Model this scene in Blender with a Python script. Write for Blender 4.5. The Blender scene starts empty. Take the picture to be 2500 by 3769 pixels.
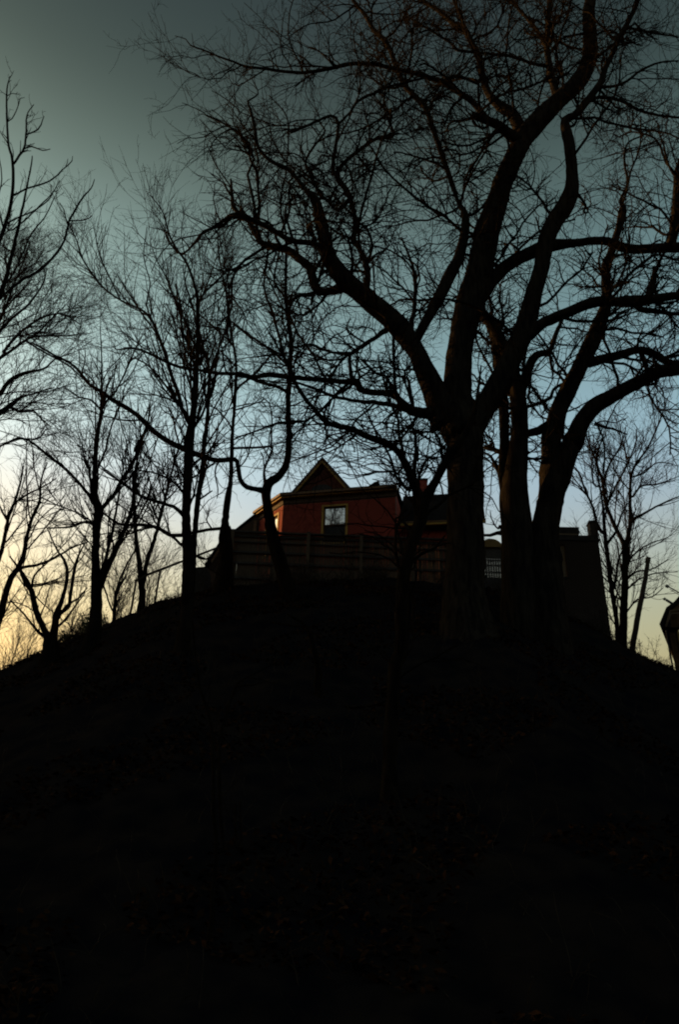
import bpy, math
import numpy as np
from mathutils import Matrix, Vector

S = bpy.context.scene
COL = S.collection

# ------------------------------------------------------------------ camera, sky, sun, exposure
cd = bpy.data.cameras.new('camera')
cam = bpy.data.objects.new('camera', cd); COL.objects.link(cam)
cd.sensor_fit = 'VERTICAL'; cd.sensor_height = 36; cd.sensor_width = 24; cd.lens = 28
cd.clip_start = .05; cd.clip_end = 9000
cam.matrix_world = (Matrix.Translation((0, 0, 1.6)) @ Matrix.Rotation(math.radians(117), 4, 'X')
                    @ Matrix.Rotation(math.radians(1.6), 4, 'Z'))
S.camera = cam

SUN_AZ, SUN_EL = math.radians(-60), math.radians(8)      # azimuth from +Y, negative = to the left
world = bpy.data.worlds.new('World'); S.world = world; world.use_nodes = True
wn, wl = world.node_tree.nodes, world.node_tree.links
bg = wn['Background']
sky = wn.new('ShaderNodeTexSky'); sky.sky_type = 'NISHITA'; sky.sun_disc = False
sky.sun_elevation = SUN_EL; sky.sun_rotation = SUN_AZ
sky.air_density = 1.0; sky.dust_density = 5; sky.ozone_density = 1
wgam = wn.new('ShaderNodeGamma'); wgam.inputs[1].default_value = 0.72
# low haze: the sky pales from the dim zenith down to a bright hazy horizon, alike all the way round
wtc = wn.new('ShaderNodeTexCoord'); wsep = wn.new('ShaderNodeSeparateXYZ'); wramp = wn.new('ShaderNodeValToRGB')
HAZE = [(0, (.98, .58, .22)), (.27, (1, .74, .36)), (.34, (1, .85, .52)), (.41, (.99, .92, .74)), (.46, (.93, .96, .92)), (.52, (.86, 1.04, .99)), (.62, (.58, .75, .64)),
        (.70, (.38, .48, .385)), (.75, (.26, .315, .235)), (.80, (.145, .175, .132)), (.86, (.10, .12, .10)), (1, (.088, .106, .092))]
cr = wramp.color_ramp; cr.interpolation = 'B_SPLINE'
while len(cr.elements) < len(HAZE): cr.elements.new(.5)
for e, (p, c) in zip(cr.elements, HAZE): e.position = p; e.color = (*c, 1)
wl.new(wtc.outputs['Generated'], wsep.inputs[0]); wl.new(wsep.outputs[2], wramp.inputs[0])
wmul = wn.new('ShaderNodeMix'); wmul.data_type = 'RGBA'; wmul.blend_type = 'MULTIPLY'; wmul.inputs[0].default_value = 1
wl.new(sky.outputs[0], wgam.inputs[0]); wl.new(wgam.outputs[0], wmul.inputs[6]); wl.new(wramp.outputs[0], wmul.inputs[7]); wl.new(wmul.outputs[2], bg.inputs[0])
bg.inputs[1].default_value = .15

sl = bpy.data.lights.new('sun', 'SUN'); sun = bpy.data.objects.new('sun', sl); COL.objects.link(sun)
sl.energy = 2.8; sl.angle = math.radians(.5); sl.color = (1, .56, .18)
sd = Vector((math.sin(SUN_AZ) * math.cos(SUN_EL), math.cos(SUN_AZ) * math.cos(SUN_EL), math.sin(SUN_EL)))
sun.rotation_euler = sd.to_track_quat('Z', 'Y').to_euler()
S.view_settings.view_transform = 'Standard'; S.view_settings.look = 'None'
S.view_settings.gamma = 1; S.view_settings.use_curve_mapping = False
S.view_settings.exposure = 1.6
S.cycles.filter_width = 2.0                       # the photograph is a softly focused film frame

# ------------------------------------------------------------------ materials
def mat(name, c1, c2, scale=8, rough=.9, bump=.3, stretch=(1, 1, 1), bscale=None, spec=.2, detail=6):
    m = bpy.data.materials.new(name); m.use_nodes = True
    n, l = m.node_tree.nodes, m.node_tree.links
    p = n['Principled BSDF']; p.inputs['Roughness'].default_value = rough
    p.inputs['Specular IOR Level'].default_value = spec
    tc = n.new('ShaderNodeTexCoord'); mp = n.new('ShaderNodeMapping'); mp.inputs['Scale'].default_value = stretch
    l.new(tc.outputs['Object'], mp.inputs[0])
    t = n.new('ShaderNodeTexNoise'); t.inputs['Scale'].default_value = scale; t.inputs['Detail'].default_value = detail
    l.new(mp.outputs[0], t.inputs['Vector'])
    r = n.new('ShaderNodeValToRGB'); r.color_ramp.elements[0].position = .35; r.color_ramp.elements[1].position = .68
    r.color_ramp.elements[0].color = (*c1, 1); r.color_ramp.elements[1].color = (*c2, 1)
    l.new(t.outputs[0], r.inputs[0]); l.new(r.outputs[0], p.inputs['Base Color'])
    if bump:
        b = n.new('ShaderNodeBump'); b.inputs['Strength'].default_value = bump; b.inputs['Distance'].default_value = .03
        t2 = n.new('ShaderNodeTexNoise'); t2.inputs['Scale'].default_value = bscale or scale * 3; t2.inputs['Detail'].default_value = 8
        l.new(mp.outputs[0], t2.inputs['Vector']); l.new(t2.outputs[0], b.inputs['Height']); l.new(b.outputs[0], p.inputs['Normal'])
    return m

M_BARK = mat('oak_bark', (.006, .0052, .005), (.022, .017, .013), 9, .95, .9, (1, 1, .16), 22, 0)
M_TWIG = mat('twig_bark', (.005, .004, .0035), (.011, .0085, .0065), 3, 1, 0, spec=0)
M_PALE = mat('pale_bark', (.004, .0033, .003), (.012, .009, .0065), 7, .95, .6, (1, 1, .4), 20, 0)
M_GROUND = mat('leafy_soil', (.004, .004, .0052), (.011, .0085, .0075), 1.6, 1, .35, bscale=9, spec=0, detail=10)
M_LEAF = mat('dead_leaves', (.008, .004, .0025), (.034, .015, .007), 2.2, 1, 0, spec=0)
M_BRIAR = mat('dry_stems', (.008, .006, .004), (.024, .016, .01), 4, .9, 0, spec=.1)
M_BRICK = mat('red_brick', (.17, .030, .022), (.27, .055, .038), 5, .9, .3, bscale=40)
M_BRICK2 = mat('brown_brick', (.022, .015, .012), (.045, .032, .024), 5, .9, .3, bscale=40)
M_MORTAR = mat('mortar', (.06, .035, .03), (.10, .06, .05), 20, .95, .2)
M_OCHRE = mat('ochre_paint', (.22, .125, .018), (.32, .19, .03), 12, .6, .15, spec=.3)
M_ARCH = mat('arch_paint', (.12, .065, .012), (.17, .10, .02), 12, .6, .15, spec=.3)
M_BROWN = mat('brown_paint', (.07, .034, .012), (.12, .06, .022), 12, .6, .15, spec=.3)
M_GABLE = mat('gable_shingles', (.05, .017, .012), (.085, .03, .02), 16, .9, .4, spec=.05)
M_FRIEZE = mat('dark_frieze', (.035, .022, .014), (.06, .036, .024), 12, .8, .15)
M_SHINGLE = mat('dark_shingles', (.008, .007, .007), (.02, .017, .016), 14, 1, .6, (1, 1, 1), 30, 0)
M_DKBRICK = mat('dark_brick', (.05, .027, .014), (.10, .055, .028), 5, .95, .4, bscale=40, spec=0)  # plain dark brown brick for the neighbour house
M_BOARD = mat('weathered_boards', (.055, .040, .028), (.11, .08, .058), 6, .85, .4, (6, 6, .6), 14)
M_RAIL = mat('weathered_rails', (.03, .027, .026), (.06, .053, .05), 6, .85, .4, (1, 6, 6), 14)
M_PLY = mat('plywood', (.14, .10, .065), (.20, .145, .09), 4, .8, .1, (1, 1, 5))
M_STONE = mat('dark_stone', (.016, .014, .013), (.036, .031, .027), 5, .9, .6)
M_POLE = mat('creosoted_wood', (.025, .018, .013), (.05, .036, .026), 8, .9, .5, (1, 1, .1), 20)
M_METAL = mat('dull_metal', (.05, .05, .05), (.09, .085, .08), 10, .5, 0, spec=.5)
M_DARK = mat('dark_interior', (.012, .012, .013), (.02, .02, .022), 8, .7, 0)
M_EVER = mat('dark_evergreen', (.012, .02, .008), (.035, .05, .02), 3, .8, 0)
def glass(name, tint, fac):
    m = bpy.data.materials.new(name); m.use_nodes = True
    n, l = m.node_tree.nodes, m.node_tree.links
    p = n['Principled BSDF']; p.inputs['Base Color'].default_value = (.02, .02, .022, 1); p.inputs['Roughness'].default_value = .25
    g = n.new('ShaderNodeBsdfGlossy'); g.inputs['Roughness'].default_value = .03; g.inputs['Color'].default_value = (*tint, 1)
    t = n.new('ShaderNodeTexNoise'); t.inputs['Scale'].default_value = 2.2
    b = n.new('ShaderNodeBump'); b.inputs['Strength'].default_value = .08; b.inputs['Distance'].default_value = .02
    l.new(t.outputs[0], b.inputs['Height']); l.new(b.outputs[0], g.inputs['Normal'])
    x = n.new('ShaderNodeMixShader'); x.inputs[0].default_value = fac
    l.new(p.outputs[0], x.inputs[1]); l.new(g.outputs[0], x.inputs[2]); l.new(x.outputs[0], n['Material Output'].inputs['Surface'])
    return m
M_GLASS = glass('window_glass', (1, .90, .76), .5)

# ------------------------------------------------------------------ object helpers
def tag(o, label=None, cat=None, group=None, kind=None):
    if label: o['label'] = label
    if cat: o['category'] = cat
    if group: o['group'] = group
    if kind: o['kind'] = kind
    return o
def empty(name, loc, label, cat, group=None):
    o = bpy.data.objects.new(name, None); COL.objects.link(o); o.location = loc
    o.empty_display_size = .3
    return tag(o, label, cat, group)
def link(name, me, parent=None):
    o = bpy.data.objects.new(name, me); COL.objects.link(o)
    if parent is not None:
        o.parent = parent
        w = Vector((0, 0, 0)); q = parent
        while q is not None: w += q.location; q = q.parent
        o.location = -w
    return o
def mesh(name, v, f, m, smooth=False):
    """v: (N,3); f: (M,k) array with one face size, or a list of index lists"""
    me = bpy.data.meshes.new(name)
    v = np.asarray(v, np.float32)
    if isinstance(f, np.ndarray):
        k = f.shape[1]; nf = len(f)
        me.vertices.add(len(v)); me.vertices.foreach_set('co', v.ravel())
        me.loops.add(nf * k); me.loops.foreach_set('vertex_index', f.astype(np.int32).ravel())
        me.polygons.add(nf); me.polygons.foreach_set('loop_start', np.arange(0, nf * k, k, dtype=np.int32))
        if smooth: me.polygons.foreach_set('use_smooth', np.ones(nf, bool))
        me.update(calc_edges=True)
    else:
        me.from_pydata(v.tolist(), [], f); me.update()
        if smooth: me.polygons.foreach_set('use_smooth', np.ones(len(f), bool))
    me.materials.append(m)
    return me
class MB:
    """collects convex pieces into one mesh"""
    def __init__(s): s.v = []; s.f = []
    def add(s, v, f):
        o = len(s.v); s.v += [tuple(p) for p in v]; s.f += [[i + o for i in q] for q in f]; return s
    def prism(s, poly, z0, z1):
        n = len(poly)
        return s.add([(x, y, z0) for x, y in poly] + [(x, y, z1) for x, y in poly],
                     [list(range(n))[::-1], list(range(n, 2 * n))] + [[i, (i + 1) % n, n + (i + 1) % n, n + i] for i in range(n)])
    def extrude(s, pts, vec):
        n = len(pts); vec = np.array(vec, float)
        return s.add(list(pts) + [tuple(np.array(p) + vec) for p in pts],
                     [list(range(n))[::-1], list(range(n, 2 * n))] + [[i, (i + 1) % n, n + (i + 1) % n, n + i] for i in range(n)])
    def bar(s, a, b, w, h):
        """square bar from a to b"""
        a = np.array(a, float); b = np.array(b, float); t = (b - a) / np.linalg.norm(b - a)
        up = np.array((0, 0, 1.)) if abs(t[2]) < .95 else np.array((0, 1., 0))
        x = np.cross(t, up); x /= np.linalg.norm(x); y = np.cross(x, t)
        q = [a + x * i * w / 2 + y * j * h / 2 for i, j in ((-1, -1), (1, -1), (1, 1), (-1, 1))]
        return s.extrude(q, b - a)
    def build(s, name, m, parent=None): return link(name, mesh(name, s.v, s.f, m), parent)
def XY(o, u, n, s, d):
    """plan point s along u and d out along n"""
    return (o[0] + u[0] * s + n[0] * d, o[1] + u[1] * s + n[1] * d)
def slab(mb, o, u, n, s0, s1, d0, d1, z0, z1):
    return mb.prism([XY(o, u, n, s0, d1), XY(o, u, n, s1, d1), XY(o, u, n, s1, d0), XY(o, u, n, s0, d0)], z0, z1)

def resample(L, step):
    """smooth curve through (x, y, z, r) rows"""
    P = np.array(L, float)
    if len(P) < 2: return P
    Q = np.vstack([2 * P[0] - P[1], P, 2 * P[-1] - P[-2]]); out = []
    for i in range(1, len(Q) - 2):
        a, b, c, d = Q[i - 1:i + 3]
        k = int(np.clip(np.ceil(np.linalg.norm(c[:3] - b[:3]) / step), 1, 14))
        for t in np.arange(k) / k:
            out.append(.5 * (2 * b + (c - a) * t + (2 * a - 5 * b + 4 * c - d) * t * t + (3 * b - a - 3 * c + d) * t ** 3))
    out.append(P[-1]); out = np.array(out); out[:, 3] = np.maximum(out[:, 3], .004)
    return out
def tube(C, sides, rng, rough=0.0, furrow=0.0):
    """closed tube along resampled rows, with lumps and lengthwise furrows"""
    P, R = C[:, :3], C[:, 3]; n = len(P)
    T = np.gradient(P, axis=0); T /= np.linalg.norm(T, axis=1)[:, None] + 1e-9
    x = np.cross(T[0], (.3, 1, .2)); x /= np.linalg.norm(x); X = [x]
    for i in range(1, n):
        x = X[-1] - T[i] * (X[-1] @ T[i]); X.append(x / (np.linalg.norm(x) + 1e-9))
    X = np.array(X); Y = np.cross(T, X)
    a = np.linspace(0, 2 * np.pi, sides, endpoint=False)
    rad = np.repeat(R[:, None], sides, 1)
    if rough:
        ph = rng.uniform(0, 6, 6); h = np.cumsum(np.r_[0, np.linalg.norm(np.diff(P, axis=0), axis=1)])
        rad *= 1 + rough * (np.sin(2 * a[None] + h[:, None] * 1.7 + ph[0]) * .5 + np.sin(3 * a[None] - h[:, None] * 2.9 + ph[1]) * .4
                            + np.sin(a[None] + h[:, None] * 2.1 + ph[2]) * .3 + rng.normal(0, .25, rad.shape))
    if furrow:
        rad *= 1 + furrow * (np.abs(np.sin(a[None] * 8 + np.sin(h[:, None] * 2.1) * 1.2)) - .5 + rng.normal(0, .25, rad.shape))
    V = P[:, None] + rad[..., None] * (np.cos(a)[None, :, None] * X[:, None] + np.sin(a)[None, :, None] * Y[:, None])
    V = V.reshape(-1, 3)
    i = np.arange(n - 1)[:, None] * sides; j = np.arange(sides)[None]
    F = np.stack([i + j, i + (j + 1) % sides, i + sides + (j + 1) % sides, i + sides + j], -1).reshape(-1, 4)
    e = n * sides
    V = np.vstack([V, P[-1] + T[-1] * R[-1] * .5])
    F = np.vstack([F, np.stack([(n - 1) * sides + j[0], (n - 1) * sides + (j[0] + 1) % sides, np.full(sides, e), np.full(sides, e)], -1)])
    return V, F
def tube_obj(name, L, m, parent, rng, step=.22, rough=.05, furrow=0.0):
    C = resample(L, step)
    big = C[:, 3].max(); sides = 40 if furrow else (16 if big > .12 else (10 if big > .05 else 7))
    k = np.minimum(C[:, 3], .12) * .22
    C[1:-1, :3] += rng.normal(0, 1, (len(C) - 2, 3)) * k[1:-1, None] * (.25 if big > .12 else .7)
    V, F = tube(C, sides, rng, rough, furrow)
    tri = [list(q) if q[2] != q[3] else list(q[:3]) for q in F]
    o = link(name, mesh(name, V, tri, m, True), parent)
    return o, C

# ------------------------------------------------------------------ twigs
def segs_of(C, t0=.12, r_max=.28):
    """segments a, b, radius, weight of one limb"""
    a, b = C[:-1], C[1:]
    ln = np.linalg.norm(b[:, :3] - a[:, :3], axis=1); t = np.cumsum(ln) / max(ln.sum(), 1e-6)
    w = ln * (t > t0) * np.clip((r_max * 1.6 - a[:, 3]) / r_max, 0.0, 1)
    return np.c_[a[:, :3], b[:, :3], a[:, 3], w]
def segs_of_paths(P, R, t0):
    n, s = R.shape
    a, b = P[:, :-1], P[:, 1:]; t = np.linspace(0, 1, s)[:-1]
    ln = np.linalg.norm(b - a, axis=2); w = ln * (t >= t0)[None]
    return np.c_[a.reshape(-1, 3), b.reshape(-1, 3), R[:, :-1].reshape(-1), w.reshape(-1)]
def sprout(sg, N, Lr, rr, rmin, ang, up, wig, steps, rng, grav=0.0, out=None):
    if N <= 0 or sg[:, 7].sum() <= 0: return None
    i = rng.choice(len(sg), N, p=sg[:, 7] / sg[:, 7].sum()); u = rng.random(N)[:, None]
    a, b = sg[i, :3], sg[i, 3:6]; p = a + (b - a) * u
    t = (b - a) / (np.linalg.norm(b - a, axis=1)[:, None] + 1e-9)
    v = rng.normal(size=(N, 3)); v -= t * (v * t).sum(1)[:, None]; v /= np.linalg.norm(v, axis=1)[:, None] + 1e-9
    th = np.radians(rng.uniform(*ang, N))[:, None]
    d = t * np.cos(th) + v * np.sin(th); d[:, 2] += up; d /= np.linalg.norm(d, axis=1)[:, None]
    L = Lr[0] + (Lr[1] - Lr[0]) * rng.random(N) ** 1.6
    if steps > 9: L = L * np.clip(sg[i, 6] / .06, .38, 1)              # thin tips bear short shoots
    P = np.zeros((N, steps, 3)); P[:, 0] = p; st = (L / (steps - 1))[:, None]
    for k in range(1, steps):
        d = d + rng.normal(0, wig, (N, 3)); d[:, 2] += grav; d /= np.linalg.norm(d, axis=1)[:, None]
        P[:, k] = P[:, k - 1] + d * st
    r0 = np.clip(sg[i, 6] * rr[0], rmin, rr[1])
    R = r0[:, None] * np.linspace(1, .5, steps)[None]; R = np.maximum(R, rmin * .62)
    return P, R
def twig_mesh(paths, sides=3):
    VV, FF, o = [], [], 0
    for P, R in paths:
        n, s = R.shape
        T = np.gradient(P, axis=1); T /= np.linalg.norm(T, axis=2)[..., None] + 1e-9
        x = np.cross(T, np.array((.31, .52, .79))); x /= np.linalg.norm(x, axis=2)[..., None] + 1e-9
        y = np.cross(T, x); V = []
        for k in range(sides):
            a = 2 * math.pi * k / sides
            V.append(P + R[..., None] * (x * math.cos(a) + y * math.sin(a)))
        V = np.stack(V, 2)                                           # n, s, sides, 3
        base = (np.arange(n)[:, None, None] * s + np.arange(s - 1)[None, :, None]) * sides
        k = np.arange(sides)[None, None]
        F = np.stack([base + k, base + (k + 1) % sides, base + sides + (k + 1) % sides, base + sides + k], -1).reshape(-1, 4)
        VV.append(V.reshape(-1, 3)); FF.append(F + o); o += n * s * sides
    return np.vstack(VV), np.vstack(FF)
# style: four orders of branching, each: shoots per metre of parent, length range, angle range, up, wiggle, rise, thickest radius; then the thinnest radius
STYLE = {
 'oak':   [(.75, (1.6, 5.2), (35, 80), .10, .20, .0, .07), (2.2, (.7, 2.8), (30, 75), .08, .22, .0, .033), (3.0, (.35, 1.5), (30, 70), .06, .25, 0, .0155), (2.3, (.15, .75), (30, 70), .04, .26, 0, .0084), .0064],
 'wild':  [(.8, (1.2, 3.6), (30, 70), .2, .16, .01, .042), (2.4, (.5, 2.0), (30, 70), .15, .2, 0, .02), (3.2, (.3, 1.1), (30, 65), .1, .22, 0, .0115), (2.3, (.15, .55), (30, 65), .06, .24, 0, .0066), .0052],
 'fan':   [(.9, (1.4, 4.4), (20, 50), .3, .08, .03, .044), (2.4, (.7, 2.6), (20, 48), .25, .11, .02, .021), (3.2, (.35, 1.4), (20, 46), .18, .13, .01, .0115), (2.2, (.18, .7), (20, 46), .1, .15, 0, .0070), .0052],
 'far':   [(.9, (1.0, 3.6), (20, 50), .3, .08, .03, .026), (2.4, (.7, 2.4), (20, 48), .25, .11, .02, .012), (3.4, (.35, 1.4), (20, 46), .18, .13, .01, .008), (3.0, (.2, .7), (20, 46), .1, .15, 0, .0062), .0048],
 'near':  [(.5, (.4, 1.2), (30, 55), .35, .10, .05, .02), (1.6, (.25, .9), (35, 60), .35, .12, .06, .012), (2.6, (.10, .4), (35, 60), .3, .14, .05, .0085), (0, (.05, .1), (30, 60), .2, .1, 0, .006), .0064],
 'dense': [(1.2, (1.4, 4.2), (25, 60), .25, .12, .02, .036), (3.0, (.7, 2.6), (25, 60), .2, .15, .01, .017), (4.2, (.35, 1.4), (25, 58), .15, .17, 0, .010), (3.8, (.18, .7), (25, 58), .1, .18, 0, .0075), .0056],
 'bush':  [(1.0, (.8, 2.6), (22, 55), .3, .12, .02, .024), (2.6, (.4, 1.6), (22, 55), .25, .15, .01, .012), (3.6, (.25, .9), (25, 55), .15, .18, 0, .008), (3.0, (.12, .5), (25, 55), .1, .2, 0, .0064), .005],
 'dead':  [(.3, (.6, 1.6), (40, 80), .1, .16, 0, .02), (.8, (.3, 1.2), (40, 80), .1, .2, 0, .01), (2.0, (.2, .6), (30, 70), 0, .2, 0, .006), (0, (.1, .3), (30, 60), 0, .2, 0, .005), .004],
 'sap':   [(.5, (.5, 1.4), (30, 60), .3, .1, .02, .01), (1.6, (.3, 1.0), (30, 60), .3, .12, .02, .006), (3.0, (.15, .5), (30, 60), .1, .15, 0, .004), (0, (.1, .3), (30, 60), 0, .2, 0, .003), .003],
}
def crown(sg, style, rng, amount=1.0):
    st = STYLE[style]; rm = st[4]; paths = []
    steps = (10, 7, 5, 3)
    for k in range(4):
        dens, Lr, ang, up, wig, grav, rmax = st[k]
        got = sprout(sg, int(dens * sg[:, 7].sum() * (amount if k < 2 else 1)), Lr, (.62, rmax), rm * (2.4, 1.5, 1.15, 1)[k], ang, up, wig, steps[k], rng, grav)
        if got is None: break
        paths.append(got); new = segs_of_paths(*got, (.1, .1, .08, 0)[k])
        if k == 0:
            old = sg.copy(); old[:, 7] *= .7 * (old[:, 6] < .14); new = np.vstack([new, old])
        sg = new
    return paths
TRI = [0]
def make_tree(name, label, limbs, style, seed, bark, group=None, furrow=0.0, amount=1.0, flare=.25):
    rng = np.random.default_rng(seed)
    b = limbs[0][0]; root = empty(name, (b[0], b[1], float(ground(b[0], b[1]))), label, 'tree', group)
    sg = []
    for i, L in enumerate(limbs):
        if i == 0:                                                   # root flare
            L = [list(p) for p in L]
            z0 = L[0][2]
            L.insert(0, [L[0][0], L[0][1], L[0][2] - .8 * L[0][3], L[0][3]])
            for p in L:
                h = p[2] - z0
                if h < 1.6: p[3] *= 1 + flare * (1 - h / 1.6) ** 2
        o, C = tube_obj('trunk' if i == 0 else 'limb', L, bark, root, rng, .18 if i == 0 else .25, .06 if i == 0 else .05, furrow if i == 0 else 0)
        sg.append(segs_of(C, .25 if i == 0 else .06))
    paths = crown(np.vstack(sg), style, rng, amount)
    V, F = twig_mesh(paths); TRI[0] += len(F) * 2
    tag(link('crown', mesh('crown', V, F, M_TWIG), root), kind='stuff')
    return root
def wild_tree(name, label, x, y, h, style, seed, group, lean=(0, 0), n=9, r=.0, amount=.8, fork=.25):
    """a bare tree grown from its base"""
    rng = np.random.default_rng(seed); z = float(ground(x, y)) - .3; r = r or h * .012
    k = 9; t = np.linspace(0, 1, k); w = np.cumsum(rng.normal(0, .018 * h, (k, 2)), 0) * t[:, None]
    P = np.c_[x + lean[0] * h * t + w[:, 0], y + lean[1] * h * t + w[:, 1], z + h * t, r * (1 - t * .85)]
    limbs = [P.tolist()]
    C = resample(limbs[0], .3); sg = segs_of(C, fork, 9)
    got = sprout(sg, n, (.22 * h, .5 * h), (.62, r * .6), .012, (22, 48), .25, .09, 7, rng, .03)
    for Pp, Rr in zip(*got): limbs.append(np.c_[Pp, Rr].tolist())
    return make_tree(name, label, limbs, style, seed + 1, M_TWIG, group, 0, amount)

# ------------------------------------------------------------------ the ground
HX = [-400,-62,-46,-36,-29,-20,-13.14,-12.5,-11.2,-9.2,-6.6,-4.6,-1.6,2.4,6.3,9.6,11.65,12.7,13.7,18,30,60,400]
HZ = [22,25,24,6,5,7.3,9.61,9.85,10.75,11.9,13.25,13.7,14.1,14.2,14.08,13.1,11.48,11.0,10.5,9.2,6,3,1]  # far-left rise is an added ridge out of view, keeping low sun off the bank
def ground(x, y):
    """height of the bank: flat at the foot, rising to a brow at y = 31 and easing off behind it;
    an unseen slope, added behind the camera and round to the right, shades the bank"""
    x = np.asarray(x, float); y = np.asarray(y, float)
    h = sum(np.interp(x + o, HX, HZ) for o in (-.5, -.25, 0, .25, .5)) / 5
    t = np.clip((y - 7) / 24, 0, 1)
    s = .7 * t + .3 * t * t * (3 - 2 * t)
    s = s ** (1 + np.where(x < 0, .2, .42) * np.clip((abs(x) - 4.5) / 4, 0, 1))
    back = np.clip((y - 31) / 400, 0, 1)
    b = .13 * np.sin(x * .9 + y * .5) * np.sin(y * .8 - x * .3) + .05 * np.sin(x * 2.3 + 1) * np.sin(y * 2.1 + x) + .07 * np.sin(x * 4.7 + 2 * np.sin(y * 1.9)) * np.sin(y * 3.7 + 1.3 * np.sin(x * 2.6))
    f = np.clip((y - 4) / 6, 0, 1) * np.clip((33 - y) / 3, 0, 1)
    v = np.clip((np.maximum(-6 - y, np.minimum(x - 22, 14 - y)) ) / 62, 0, 1)
    other = 52 * (.6 * v + .4 * v * v * (3 - 2 * v))  # added hill outside the view, raised to block sky light
    return other + h * s * (1 - .9 * back * back * (3 - 2 * back)) - .02 * np.clip(y - 31, 0, 60) + b * f * np.clip((60 - abs(x)) / 20, 0, 1)

def grow(a, b, n): return np.sign(b) * (abs(a) + (abs(b) - abs(a)) * (np.linspace(0, 1, n + 1)[1:] ** 3))
gx = np.r_[grow(34, -4000, 22)[::-1], np.linspace(-34, 34, 273), grow(34, 4000, 22)]
gy = np.r_[grow(6, -4000, 22)[::-1], np.linspace(-6, 52, 233), grow(52, 5000, 26)]
X, Y = np.meshgrid(gx, gy); Z = ground(X.ravel(), Y.ravel()).reshape(X.shape)
rg = np.random.default_rng(5); Z += rg.normal(0, .025, Z.shape) * ((Y > -6) & (Y < 40) & (abs(X) < 34))
nx = len(gx); i = np.arange(len(gy) - 1)[:, None] * nx + np.arange(nx - 1)[None]
GF = np.stack([i, i + 1, i + nx + 1, i + nx], -1).reshape(-1, 4)
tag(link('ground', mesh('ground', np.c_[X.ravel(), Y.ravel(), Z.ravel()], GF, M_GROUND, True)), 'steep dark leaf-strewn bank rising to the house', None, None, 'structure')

def litter():
    rng = np.random.default_rng(8); n = 70000
    y = 3 + 28.5 * rng.random(n) ** .9; x = (rng.random(n) - .5) * (8 + y * 1.05)
    clump = np.sin(x * 1.1 + 2 * np.sin(y * .7)) + np.sin(y * 1.3 - x * .5) > .05
    x, y = x[clump], y[clump]; n = len(x)
    c = np.c_[x, y, ground(x, y) + .03 + .05 * rng.random(n)]
    a = rng.normal(size=(n, 3)) * (1, 1, .45); a /= np.linalg.norm(a, axis=1)[:, None]
    b = np.cross(a, rng.normal(size=(n, 3)) * (.5, .5, 1)); b /= np.linalg.norm(b, axis=1)[:, None]
    s = rng.uniform(.03, .085, n)[:, None]
    V = np.stack([c - a * s, c - b * s * .5 + (0, 0, .012), c + a * s, c + b * s * .5 + (0, 0, .012)], 1).reshape(-1, 3)
    F = np.arange(4 * n).reshape(-1, 4)
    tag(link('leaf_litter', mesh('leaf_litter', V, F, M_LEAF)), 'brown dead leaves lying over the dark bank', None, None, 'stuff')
litter()
def briars():
    rng = np.random.default_rng(9); n = 5200
    y = 5 + 26.5 * rng.random(n) ** .75; x = (rng.random(n) - .5) * (8 + y * 1.1)
    k = np.sin(x * .8 + 1) * np.sin(y * .6) + rng.normal(0, .5, n) > -.2; x, y = x[k], y[k]; n = len(x)
    P = np.zeros((n, 6, 3)); P[:, 0] = np.c_[x, y, ground(x, y) - .02]
    d = rng.normal(size=(n, 3)) * (.5, .5, 0) + (0, 0, 1); L = rng.uniform(.15, .9, n)[:, None] / 5
    for s in range(1, 6):
        d += rng.normal(0, .18, (n, 3)); d[:, 2] -= .12; d /= np.linalg.norm(d, axis=1)[:, None]; P[:, s] = P[:, s - 1] + d * L
    R = rng.uniform(.004, .008, n)[:, None] * np.linspace(1, .5, 6)[None]
    sp = [(P, R)]
    # ragged weeds and brush along the brow
    n = 3600; x = rng.uniform(-17, 17, n); x = x + .5 * np.sin(x * 2.1); y = rng.normal(30.6, .9, n)
    k = np.sin(x * 1.7) + np.sin(x * .6 + 2) + rng.normal(0, .7, n) > -.2; x, y = x[k], y[k]; n = len(x)
    P = np.zeros((n, 7, 3)); P[:, 0] = np.c_[x, y, ground(x, y) - .03]
    d = rng.normal(size=(n, 3)) * (.35, .35, 0) + (0, 0, 1); L = (.12 + 1.1 * rng.random(n) ** 2.6)[:, None] / 6
    for s in range(1, 7):
        d += rng.normal(0, .14, (n, 3)); d[:, 2] -= .06; d /= np.linalg.norm(d, axis=1)[:, None]; P[:, s] = P[:, s - 1] + d * L
    R = rng.uniform(.007, .013, n)[:, None] * np.linspace(1, .5, 7)[None]; sp.append((P, R))
    sg = segs_of_paths(P, R, .2); sp.append(sprout(sg, 9000, (.08, .35), (.7, .009), .006, (25, 65), .1, .18, 4, rng))
    V, F = twig_mesh(sp)
    tag(link('undergrowth', mesh('undergrowth', V, F, M_BRIAR)), 'dry weed stems and briars standing on the bank', None, None, 'stuff')
briars()

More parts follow.
